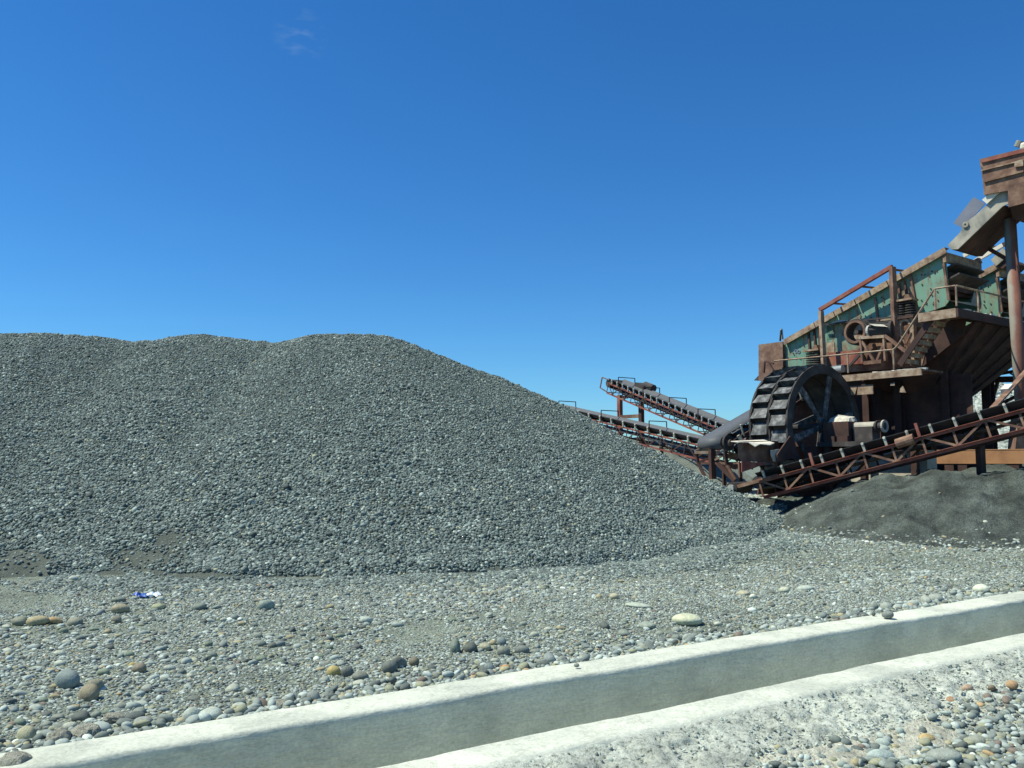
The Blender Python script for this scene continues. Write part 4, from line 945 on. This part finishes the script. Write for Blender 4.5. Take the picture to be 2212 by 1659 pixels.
for col, (ua, ub) in enumerate(((uM + .04, uR - .03), (uR - Ww + .03, uM - .04))):
    for k in range(NB):
        a0 = 2 * math.pi * (k + .5 * col) / NB; da = 2 * math.pi / NB
        f = lambda an, r_: (e1 * math.cos(an) + e2 * math.sin(an)) * r_
        p0, p1 = f(a0 + .66 * da, Rw * .945), f(a0, Rw * 1.01)
        q0, q1 = W(ua, VW, zc), W(ub, VW, zc); nn = f(a0 - 1.2, .02)
        m = MB().prism([q0 + p0, q1 + p0, q1 + p1, q0 + p1], nn)
        p2 = f(a0 + .06 * da, Rw * .88)
        m.prism([q0 + p1, q1 + p1, q1 + p2, q0 + p2], -nn * .6)
        bk = m.build('bucket', 'bucket_steel', wh)
        for uu in (ua, ub): MB().prism([W(uu, VW, zc) + f(a0, Rw * 1.015), W(uu, VW, zc) + f(a0 + .75 * da, Rw * .985), W(uu, VW, zc) + f(a0, Rw * .97)], UD * .025).build('rim_tooth', 'dark_steel', bk)
for k in range(6):
    an = R(15 + 60 * k + 180) * -1
    d = e1 * -math.cos(R(15 + 60 * k)) + e2 * math.sin(R(15 + 60 * k)); t = UD.cross(d)
    for uu in (uR - .06, uR - Ww + .06):
        c = C0(uu); MB().prism([c + d * .12 - t * .07, c + d * Rw * .88 - t * .11, c + d * Rw * .88 + t * .11, c + d * .12 + t * .07], UD * .05).build('spoke', 'bucket_steel', wh)
MB().tube(C0(uR + .75), C0(uR - Ww - .3), .09, 14).build('axle', 'dark_steel', wh)
MB().tube(C0(uR + .06), C0(uR - .12), .22, 18).build('hub', 'dark_steel', wh)

# washing trough around the wheel's foot
trh = thing('wash_trough', W(uR - Ww / 2, VW, base), 'rusty steel washing trough below the bucket wheel', 'trough')
vF = VW - Rw - .35
MB().prism([U(*k1(280, 425), uR - .2), U(*k1(880, 415), uR - .2), U(*k1(850, 580), uR - .2), U(*k1(790, 800), uR - .2), U(*k1(340, 770), uR - .2), U(*k1(295, 700), uR - .2)], -UD * .25 + VD * .9).build('front_tank', 'rust', trh)
p_ = [U(*k1(290, 428), uR - .15), U(*k1(870, 402), uR - .15)]
dq = UD * .12 - ZD * .1
MB().prism([p_[0] - UD * .25, p_[1] - UD * .25, p_[1] + dq * 1.0, p_[0].lerp(p_[1], .8) + dq * 1.5, p_[0].lerp(p_[1], .55) + dq * 1.1, p_[0].lerp(p_[1], .33) + dq * 1.7, p_[0].lerp(p_[1], .26) + dq * .5, p_[0] + dq * .3], ZD * .02).build('spill_crust', 'pale_paint', trh)
MB().prism([U(*k1(345, 770), uR - .1), U(*k1(800, 810), uR - .1), U(*k1(345, 970), uR - .1)], UD * .03).build('chute_plate', 'rust_red', trh)
MB().prism([U(*k1(860, 580), uR + .05), U(*k1(1010, 560), uR + .05), U(*k1(955, 780), uR + .05), U(*k1(905, 780), uR + .05), U(*k1(860, 660), uR + .05)], UD * .03).build('pale_plate', 'concrete_block', trh)  # pale cement-toned plate beside the front tank
MB().prism([U(*k1(1190, 330), uR + .12), U(*k1(1280, 440), uR + .12), U(*k1(1265, 720), uR + .12), U(*k1(965, 790), uR + .12), U(*k1(960, 660), uR + .12)], UD * .04).build('side_wall', 'dark_rust', trh)
MB().prism([W(uR + .1, VW - Rw * .75, base), W(uR + .1, VW + Rw * .95, base), W(uR + .1, VW + Rw * .95, zc - .55), W(uR + .1, VW - Rw * .55, zc - .62)], -UD * .05).build('side_wall', 'dark_rust', trh)
MB().prism([W(uR - Ww - .1, VW - Rw * .75, base), W(uR - Ww - .1, VW + Rw * .95, base), W(uR - Ww - .1, VW + Rw * .95, zc - .55), W(uR - Ww - .1, VW - Rw * .55, zc - .62)], -UD * .05).build('side_wall', 'dark_rust', trh)
seg(k1, 330, 1060, 315, 800, VW - Rw - .4, .07, 'rust', 'post', parent=trh); seg(k1, 975, 1020, 905, 640, VW - Rw - .2, .09, 'rust', 'post', parent=trh)

# drive bench with gearbox and motor
zbch = V(*c5(1400, 930), VW).z
gb = thing('wheel_drive', W(uR + 1.2, VW, base), 'gearbox and motor under a pale hood beside the bucket wheel', 'gearbox')
MB().box(W(uR + 1.75, VW, zbch - .06), UD * 1.65, VD * .55, ZD * .07).build('bench', 'dark_steel', gb)
for uu in (.35, 1.5, 3.0):
    for s_ in (-.4, .4): MB().box(W(uR + uu, VW + s_, (base + zbch) / 2 - .05), UD * .08, VD * .08, ZD * ((zbch - base) / 2 - .08)).build('bench_leg', 'dark_rust', gb)
MB().box(W(uR + 2.0, VW + .1, (base + zbch) / 2 - .12), UD * 1.2, VD * .25, ZD * ((zbch - base) / 2 - .14)).build('plinth', 'concrete_block', gb)
hc = V(*c5(1395, 710), VW); hu, _, hz = uv(hc)
MB().box(W(hu, VW, zbch + .3), UD * .42, VD * .35, ZD * .3).build('gearbox', 'dark_rust', gb)
lo = []
for uu, rr_ in ((-.4, .16), (-.37, .26), (-.12, .38), (.18, .34), (.36, .3), (.4, .16)):
    lo.append([W(hu + uu, VW - .34 * math.cos(t) * rr_ / .42, hz - .12 + .36 * math.sin(t) * rr_ / .42) for t in np.linspace(0, math.pi, 9)])
hb = MB().loft(lo); rr = random.Random(4)
hb.v = [q + Vector((rr.uniform(-.03, .03), rr.uniform(-.03, .03), rr.uniform(-.035, .02))) for q in hb.v]; hb.build('hood', 'white_cover', gb)
mc = V(*c5(1650, 765), VW); mu, _, mz = uv(mc)
MB().tube(W(mu - .38, VW, mz), W(mu + .3, VW, mz), .14, 16).build('motor_body', 'grey_sheet', gb)
MB().tube(W(mu + .3, VW, mz), W(mu + .55, VW, mz), .11, 16).build('motor_flange', 'dark_steel', gb)
MB().ring(W(mu + .56, VW, mz), UD, .11, .18, .05, 20).build('pulley', 'grey_sheet', gb)
MB().ring(W(mu + .36, VW, mz), UD, .11, .17, .04, 20).build('pulley', 'dark_steel', gb)
MB().box(W(mu, VW, (mz + zbch) / 2 - .08), UD * .3, VD * .2, ZD * ((mz - zbch) / 2 + .08)).build('motor_foot', 'dark_steel', gb)
MB().box(W(uR + .42, VW - .05, zbch + .18), UD * .07, VD * .14, ZD * .2).build('bearing_block', 'grey_paint', gb)
for k in range(2): MB().box(W(hu - .1 + .42 * k, VW - .45, zbch + .08), UD * .17, VD * .08, ZD * .09).build('channel_iron', 'dark_rust', gb)

# ------------------------------------------------------------------ conveyors
def conveyor(name, label, T0, T1, side, h, width, nb, bar_w, chord_m, brace_m, belt_up, nidl, idl_m, belt_m='rubber', rails=0, ext0=0, ext1=0, motor=False):
    """lattice conveyor: T0, T1 ends of the near top chord, side: horizontal unit vector to the far chord"""
    T0, T1 = Vector(T0), Vector(T1); ax = (T1 - T0).normalized(); T0 = T0 - ax * ext0; T1 = T1 + ax * ext1
    Ln = (T1 - T0).length; side = Vector(side); side = (side - ax * side.dot(ax)).normalized(); up = ax.cross(side).normalized(); up = up if up.z > 0 else -up
    mid = (T0 + T1) / 2; root = thing(name, (mid.x, mid.y, gz(mid.x, mid.y)), label, 'conveyor')
    for s_ in (0, 1):
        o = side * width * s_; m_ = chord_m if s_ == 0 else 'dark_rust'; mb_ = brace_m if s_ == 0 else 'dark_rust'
        MB().angle(T0 + o, T1 + o, bar_w, bar_w * .18, up, 1).build('top_chord', m_, root)
        MB().angle(T0 + o - up * h, T1 + o - up * h, bar_w, bar_w * .18, up, 1).build('bottom_chord', m_, root)
        for k in range(nb + 1):
            p_ = T0 + o + ax * Ln * k / nb; MB().bar(p_ - up * bar_w * .2, p_ - up * h, bar_w * .7, bar_w * .25, side).build('post', mb_, root)
            if k < nb:
                q_ = T0 + o + ax * Ln * (k + 1) / nb; a_, b_ = (p_, q_ - up * h) if k % 2 == 0 else (p_ - up * h, q_)
                MB().bar(a_ - side * .012, b_ - side * .012, bar_w * .75, bar_w * .25, side).build('brace', mb_, root)
    for k in range(0, nb + 1, 2): p_ = T0 + ax * Ln * k / nb - up * h; MB().bar(p_, p_ + side * width, bar_w * .6, bar_w * .6).build('cross_tie', 'dark_rust', root)
    # trough belt
    wv, dp = width * .3, belt_up
    prof = [(-.02, dp), (wv * .75, dp * .35), (width - wv * .75, dp * .35), (width + .02, dp)]
    def sheet(pr, th):
        lo_ = []
        for e in (T0 - ax * .05, T1 + ax * .05): lo_.append([e + side * a_ + up * b_ for a_, b_ in pr] + [e + side * a_ + up * (b_ - th) for a_, b_ in pr[::-1]])
        return MB().loft(lo_)
    sheet(prof, .02).build('belt', belt_m, root)
    sheet([(.06, -h * .45), (width - .06, -h * .45)], .02).build('return_belt', belt_m, root)
    for e, nm in ((T0 - ax * .05, 'tail_pulley'), (T1 + ax * .05, 'head_pulley')): c = e - up * h * .08; MB().tube(c + side * .03, c + side * (width - .03), h * .42, 16).build(nm, 'dark_steel', root)
    for k in range(nidl):
        p_ = T0 + ax * Ln * (k + .35) / nidl
        for s_, ob in ((1, 0), (-1, width)):
            q_ = p_ + side * ob
            ib = MB().bar(q_, q_ + up * belt_up * .95 - side * s_ * .05, .045, .06, ax).build('idler_bracket', idl_m, root)
            a_ = q_ + up * (belt_up - .02) - side * s_ * .06
            if ob == 0: MB().tube(a_ - side * .015, a_ + side * .09, .035, 8).build('idler_end', 'white_cover' if idl_m == 'idler_paint' else 'grey_paint', ib)
        MB().tube(p_ + side * wv * .75 + up * (belt_up * .35 - .07), p_ + side * (width - wv * .75) + up * (belt_up * .35 - .07), .045, 8).build('idler', 'dark_steel', root)
        for s0_, s1_ in ((0, wv * .75), (width, width - wv * .75)): MB().tube(p_ + side * s0_ + up * (belt_up - .07), p_ + side * s1_ + up * (belt_up * .35 - .07), .045, 8).build('idler', 'dark_steel', root)
    for k in range(rails):
        p_ = T0 + ax * Ln * (k + .55) / rails
        a_, b_ = p_ - side * .03, p_ + side * (width + .03); t_ = belt_up + .22
        MB().bar(a_, a_ + ZD * t_, .03, .03).bar(a_ + ZD * t_, b_ + ZD * t_, .03, .03).bar(b_ + ZD * t_, b_, .03, .03).build('belt_hoop', 'dark_rust', root)
    return root, T0, T1, ax, up, side

# red lattice conveyor in front of the plant
T0 = atY(1656.7, 1033.7, 24.3); T1 = atY(2201.5, 886, 20.2)
hd = (T1 - T0); hd.z = 0; hd.normalize(); far = Vector((-hd.y, hd.x, 0)); far = far if far.y > 0 else -far
fcv = conveyor('belt_conveyor', 'red lattice belt conveyor climbing in front of the bucket wheel', T0, T1, far, .45, .95, 13, .075, 'rust_red', 'rust', .24, 17, 'idler_paint', ext0=.25, ext1=3.0)
root, T0_, T1_, ax, up, side = fcv
MB().bar(T0_ - ax * .9, T0_ + ax * .6, .06, .1).build('tail_arm', 'rust', root); MB().bar(T0_ - ax * .9 + side * .95, T0_ + ax * .6 + side * .95, .06, .1).build('tail_arm', 'dark_rust', root)
MB().tube(T0_ - ax * .85 - side * .06, T0_ - ax * .85 + side * 1.0, .17, 14).build('tail_drum', 'dark_steel', root)
MB().tube(T0_ - ax * .85 - side * .14, T0_ - ax * .85 - side * .05, .1, 10).build('bearing', 'grey_paint', root)
for t in (.17, .46, .75): p_ = T0_.lerp(T1_, t); MB().bar(p_ - side * .05, p_ - side * .05 + up * .36, .07, .07).build('skirt_post', 'rust_red', root)
p_ = T0_.lerp(T1_, .42) - up * .02 - side * .05; MB().tube(p_ - ax * .2, p_ + ax * .25 + up * .02, .13, 12).build('rusty_canister', 'rust', root)
for t in (.97,):
    p_ = T0_.lerp(T1_, t) - up * .42
    for ob in (.0, .95):
        q_ = p_ + side * ob; g_ = min(float(front_z(q_.x, q_.y)), q_.z - .1); MB().bar(q_, Vector((q_.x, q_.y, g_ - .15)), .09, .09).build('leg', 'rust', root)

# upper and lower far conveyors
T0 = atY(*c7(1760, 700), 31.0); T1 = atY(*c7(600, 222), 36.5)
hd = (T1 - T0); hd.z = 0; hd.normalize(); far = Vector((-hd.y, hd.x, 0)); far = far if far.x > 0 else -far
up_c = conveyor('belt_conveyor', 'high inclined conveyor on two posts rising above the sand', T0, T1, far, .42, .85, 20, .05, 'rust_red', 'dark_rust', .2, 22, 'grey_paint', 'belt_grey', 5, ext0=1.2)
root, T0_, T1_, ax, up, side = up_c
for px, py in ((712, 345), (928, 430)):
    p_ = atY(*c7(px, py), 36.0 if px < 800 else 35.1); g_ = gz(p_.x, p_.y)
    MB().bar(Vector((p_.x, p_.y, p_.z)), Vector((p_.x, p_.y, g_ - .1)), .17, .17, UD).build('leg', 'rust_red' if px < 800 else 'dark_rust', root)
MB().bar(atY(*c7(725, 565), 35.9), atY(*c7(925, 555), 35.1), .1, .14).build('cross_bar', 'rust', root); MB().bar(atY(*c7(715, 362), 36), atY(*c7(790, 368), 35.8), .1, .1).build('cross_bar', 'dark_rust', root)
m_ = T1_ - ax * 1.5 + up * .26 + side * .95
MB().tube(m_ - ax * .3, m_ + ax * .25, .17, 12).build('drive_motor', 'dark_steel', root); MB().box(m_ - up * .14 + ax * .35, ax * .3, side * .22, up * .16).build('drive_gearbox', 'dark_steel', root)
MB().bar(m_ - up * .25 - ax * .5, m_ - up * .25 + ax * .6, .3, .06).build('drive_bracket', 'dark_steel', root)
MB().bar(T1_ + ax * .5 + up * .12, T1_ + ax * .5 - up * .35, .04, .04).bar(T1_ + ax * .5 + up * .12, T1_ + up * .12, .04, .04).bar(T1_ + ax * .5 - up * .35, T1_ - up * .4, .04, .04).build('head_guard', 'rust', root)

T0 = atY(*c7(1760, 905), 28.0); T1 = atY(*c7(240, 545), 34.0)
hd = (T1 - T0); hd.z = 0; hd.normalize(); far = Vector((-hd.y, hd.x, 0)); far = far if far.x > 0 else -far
lo_c = conveyor('belt_conveyor', 'lower inclined conveyor disappearing behind the gravel pile', T0, T1, far, .46, .85, 18, .05, 'rust_red', 'dark_rust', .22, 16, 'idler_paint', 'belt_grey', 4, ext0=.6, ext1=2.0)
root, T0_, T1_, ax, up, side = lo_c
for t in (.05, .4, .75, .95):
    p_ = T0_.lerp(T1_, t) - up * .52
    for ob in (0, .85): q_ = p_ + side * ob; MB().bar(q_, Vector((q_.x, q_.y, min(gz(q_.x, q_.y), q_.z - .1) - .1)), .09, .09).build('leg', 'dark_rust', root)

# dark conveyor whose tail drum faces us, climbing away behind the wheel
D0 = atY(*k5(690, 690), 27.6); D1 = atY(*k5(1120, 665), 26.9)           # drum ends
axd = (D1 - D0); Wd = axd.length; axd.normalize(); hd = Vector((-axd.y, axd.x, 0)).normalized(); hd = hd if hd.x > 0 else -hd
rise = (hd * math.cos(R(21)) + ZD * math.sin(R(21))); nu = axd.cross(rise); nu = nu if nu.z > 0 else -nu
dk = thing('belt_conveyor', (D0.x, D0.y, gz(D0.x, D0.y)), 'dark smooth belt conveyor whose rounded tail drum faces the gravel pile', 'conveyor')
rD = .21; lo_ = []; path = [rise * 6 - nu * rD] + [-rise * rD * math.sin(t) - nu * rD * math.cos(t) for t in np.linspace(0, math.pi, 15)] + [rise * 6 + nu * rD]
for sft, rr_ in ((0, 1), (Wd, 1)): lo_.append([D0 + axd * sft + q_ for q_ in path])
mb = MB(); nP = len(path); mb.add(lo_[0] + lo_[1], [(i, i + 1, nP + i + 1, nP + i) for i in range(nP - 1)])
be = mb.build('belt', 'belt_grey', dk, smooth=True); be.modifiers.new('thick', 'SOLIDIFY').thickness = .025
MB().tube(D0 + axd * .04, D1 - axd * .02, rD - .03, 24).build('tail_drum', 'dark_steel', dk)
MB().tube(D1 - axd * .02, D1 + axd * .25, .1, 12).build('shaft', 'rust_dusty', dk)
MB().ring(D1 + axd * .14, axd, .1, .26, .08, 20).build('bearing', 'dark_steel', dk)
for s_ in (-.05, Wd + .08):
    p_ = D0 + axd * s_; MB().bar(p_ - rise * .2 - nu * .1, p_ + rise * 5.8 - nu * .1, .06, .14).build('side_beam', 'dark_rust', dk)
for k in range(5):
    p_ = D1 + axd * .1 + rise * (.9 + .9 * k); MB().bar(p_ - nu * .1, p_ + nu * .3, .05, .05, axd).build('idler_bracket', 'idler_paint', dk); MB().tube(p_ - nu * .05 - axd * Wd, p_ - nu * .05, .06, 8).build('idler', 'dark_steel', dk)
# its stand
def ks(x0, y0, x1, y1, Y0, Y1, w, m, nm='stand_bar'): return MB().bar(atY(*k5(x0, y0), Y0), atY(*k5(x1, y1), Y1), w, w).build(nm, m, dk)
ks(560, 845, 1080, 838, 27.4, 27, .09, 'rust_dusty'); ks(595, 860, 625, 1050, 27.4, 27.4, .07, 'dark_rust'); ks(625, 1050, 770, 1330, 27.4, 27, .08, 'dark_rust'); ks(630, 1040, 850, 930, 27.4, 27.2, .07, 'dark_rust')
ks(885, 790, 900, 1345, 27.1, 27.1, .17, 'dark_rust', 'leg'); ks(680, 1050, 1400, 1040, 27.3, 26.6, .07, 'rust'); ks(1130, 830, 1180, 1130, 26.7, 26.7, .09, 'dark_rust'); ks(1000, 1060, 1320, 1380, 26.9, 26.5, .11, 'dark_rust'); ks(1170, 1090, 1330, 1350, 26.6, 26.4, .08, 'rust'); ks(560, 830, 650, 780, 27.5, 27.5, .07, 'rust_dusty')
ks(1050, 830, 1200, 750, 26.8, 26.8, .07, 'grey_paint'); ks(940, 985, 1060, 920, 27, 26.9, .06, 'rust_dusty'); ks(1380, 520, 1440, 610, 26.4, 26.4, .09, 'idler_paint'); ks(780, 840, 850, 930, 27.3, 27.2, .05, 'rust_dusty')
for y in (890, 930, 1080, 1110): ks(1140, y, 1390, y + 10, 27.6, 27.2, .09, 'rust')
MB().bar(atY(*k5(620, 1320), 25.6), atY(*k5(880, 1475), 25.2), .1, .1).build('fallen_bar', 'dark_rust', dk)

# ------------------------------------------------------------------ feed tower at the high end
YT = 24.3
pt = atY(2181, 470, YT); pb = Vector((pt.x, pt.y, gz(pt.x, pt.y) - .1)); pb.x += .06
tw = thing('feed_tower', (pt.x, pt.y, gz(pt.x, pt.y)), 'rusty feed tower with a plate bin on a tall red and grey pipe column', 'tower')
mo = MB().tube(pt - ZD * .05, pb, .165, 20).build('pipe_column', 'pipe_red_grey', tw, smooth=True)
for dx, dy in ((1.5, .4), (3.2, 2.6), (3.2, 1.2)): MB().tube(pt + Vector((dx, dy, 0)), Vector((pt.x + dx, pt.y + dy, .1)), .16, 12).build('pipe_column', 'grey_paint' if dx < 2 else 'dark_rust', tw)
bp = [V(*z2(*q), -.25) for q in ((1590, 385), (2900, 58), (2900, 830), (1990, 1065), (1985, 830), (1645, 890), (1625, 510), (1595, 490))]
bw = MB().prism(bp, VD * .04).build('bin_wall', 'rust', tw)
ub0 = uv(bp[0])[0]; zt_ = bp[0].z; zbn = bp[3].z
MB().prism([bp[0] + VD * .04, bp[7] + VD * .04, bp[5] + VD * .04, bp[5] + VD * 3.2, bp[0] + VD * 3.2], UD * .04).build('bin_wall', 'rust', tw)
for y0, y1, m_ in ((395, 440, 'rust_red'), (540, 555, 'rust_dusty')):
    MB().prism([V(*z2(1605, y0), -.3), V(*z2(2890, y0 - 323), -.3), V(*z2(2890, y1 - 323), -.3), V(*z2(1605, y1), -.3)], VD * .05).build('bin_band', m_, bw)
MB().prism([V(*z2(2080, 420), -.31), V(*z2(2200, 385), -.31), V(*z2(2200, 480), -.31), V(*z2(2075, 500), -.31)], VD * .04).build('patch_plate', 'rust_dusty', bw)
MB().prism([V(*z2(1640, 690), -.31), V(*z2(2200, 540), -.31), V(*z2(2200, 565), -.31), V(*z2(1640, 715), -.31)], VD * .05).build('bin_band', 'rust', bw)
MB().prism([bp[1] + VD * .04, bp[2] + VD * .04, bp[2] + VD * 3.2, bp[1] + VD * 3.2], -UD * .04).build('bin_wall', 'rust', tw)
MB().prism([V(*z2(1995, 1000), 0), V(*z2(2880, 785), 0), V(*z2(2700, 1250), .4), V(*z2(2060, 1230), .4)], VD * 2.4).build('bin_funnel', 'dark_rust', tw)
MB().tube(V(*z2(2120, 215), .3), V(*z2(2160, 130), .3), .1, 10).build('vent', 'grey_sheet', tw); MB().tube(V(*z2(2195, 190), 0) + ZD * -.12, V(*z2(2230, 190), 0) + UD * .6 - ZD * .12, .19, 14).build('roller', 'white_cover', tw)
# feed chute down to the near screen
ch = [(1135, 1600), (1310, 1420), (1370, 1290), (1500, 1200), (1700, 1020), (1915, 825), (1985, 830), (1990, 1015), (1910, 1050), (1280, 1655), (1185, 1660)]
MB().prism([V(*z2(*q), -.1) for q in ch], VD * .04).build('chute_side', 'grey_sheet', tw)
MB().prism([V(*z2(*q), 1.45) for q in ch], VD * .04).build('chute_side', 'grey_sheet', tw)
MB().prism([V(*z2(1185, 1660), -.06), V(*z2(1280, 1655), -.06), V(*z2(1910, 1050), -.06), V(*z2(1910, 1020), -.06)], VD * 1.5).build('chute_floor', 'dark_rust', tw)
MB().prism([V(*z2(1500, 920), .9), V(*z2(1665, 1010), .9), V(*z2(1350, 1365), .9), V(*z2(1215, 1285), .9)], VD * .02).build('deflector_sheet', 'blue_sheet', tw)
MB().prism([V(*z2(1860, 755), -.18), V(*z2(1915, 805), -.18), V(*z2(1690, 1015), -.18), V(*z2(1620, 960), -.18)], VD * .05).build('pale_board', 'pale_paint', tw)
MB().ring(V(*z2(1390, 1310), -.12), VD, .03, .09, .06, 14).build('eye_ring', 'grey_sheet', tw)
# second chute, to the far screen
MB().prism([V(*k3(1240, 1200), 3.1), V(*k3(1480, 960), 3.1), V(*k3(1560, 1060), 3.1), V(*k3(1540, 1160), 3.1), V(*k3(1340, 1330), 3.1)], VD * .05).build('chute_side', 'grey_sheet', tw)
MB().prism([V(*k3(1340, 1330), 3.16), V(*k3(1540, 1160), 3.16), V(*k3(1640, 1240), 3.16), V(*k3(1480, 1380), 3.16)], VD * 1.2).build('chute_floor', 'dark_rust', tw)
# bracing, pale ladder rails and tie bars
for a_ in ((1310, 400, 1600, 350, .05, 'dark_rust'), (1250, 470, 1600, 470, .12, 'dark_rust'), (900, 800, 1600, 1210, .11, 'dark_rust')): MB().bar(V(*k3(*a_[0:2]), 1.4), V(*k3(*a_[2:4]), 1.4), a_[4], a_[4]).build('brace', a_[5], tw)
for a_ in ((690, 1120, 1270, 815, 'pale_paint'), (1270, 815, 1600, 640, 'dark_steel'), (905, 1235, 1490, 900, 'pale_paint'), (1490, 900, 1600, 840, 'dark_steel')): MB().bar(V(*k3(*a_[0:2]), 5.2), V(*k3(*a_[2:4]), 5.2), .1, .13).build('stringer', a_[4], tw)
MB().bar(V(*k3(905, 1040), 5.2), V(*k3(1080, 1110), 5.2), .08, .08).build('rung', 'dark_steel', tw); MB().bar(V(*k3(1210, 940), 5.2), V(*k3(1340, 940), 5.2), .08, .08).build('rung', 'dark_steel', tw)
# strut down in front of the column
s0, s1 = atY(*k4(1790, 760), 23.9), atY(*k4(1110, 1500), 22.2)
MB().angle(s0, s1 + (s1 - s0) * .25, .16, .03, ZD, -1).build('strut', 'rust', tw)
m_ = s0.lerp(s1, .52); d_ = (s1 - s0).normalized(); MB().bar(m_ - d_ * .22, m_ + d_ * .16, .2, .14).build('strut_splice', 'pale_paint', tw)
e0 = Vector((s1.x, s1.y, s1.z)) + (s1 - s0) * .25
MB().bar(e0, Vector((e0.x, e0.y, gz(e0.x, e0.y) - .1)), .16, .16).build('strut_post', 'dark_rust', tw)
MB().prism([atY(2190, 1005, 24.0), atY(2330, 1000, 24.0), atY(2330, 860, 24.0), atY(2204, 862, 24.0)], Vector((.3, .9, 0))).build('base_plate', 'rust', tw)
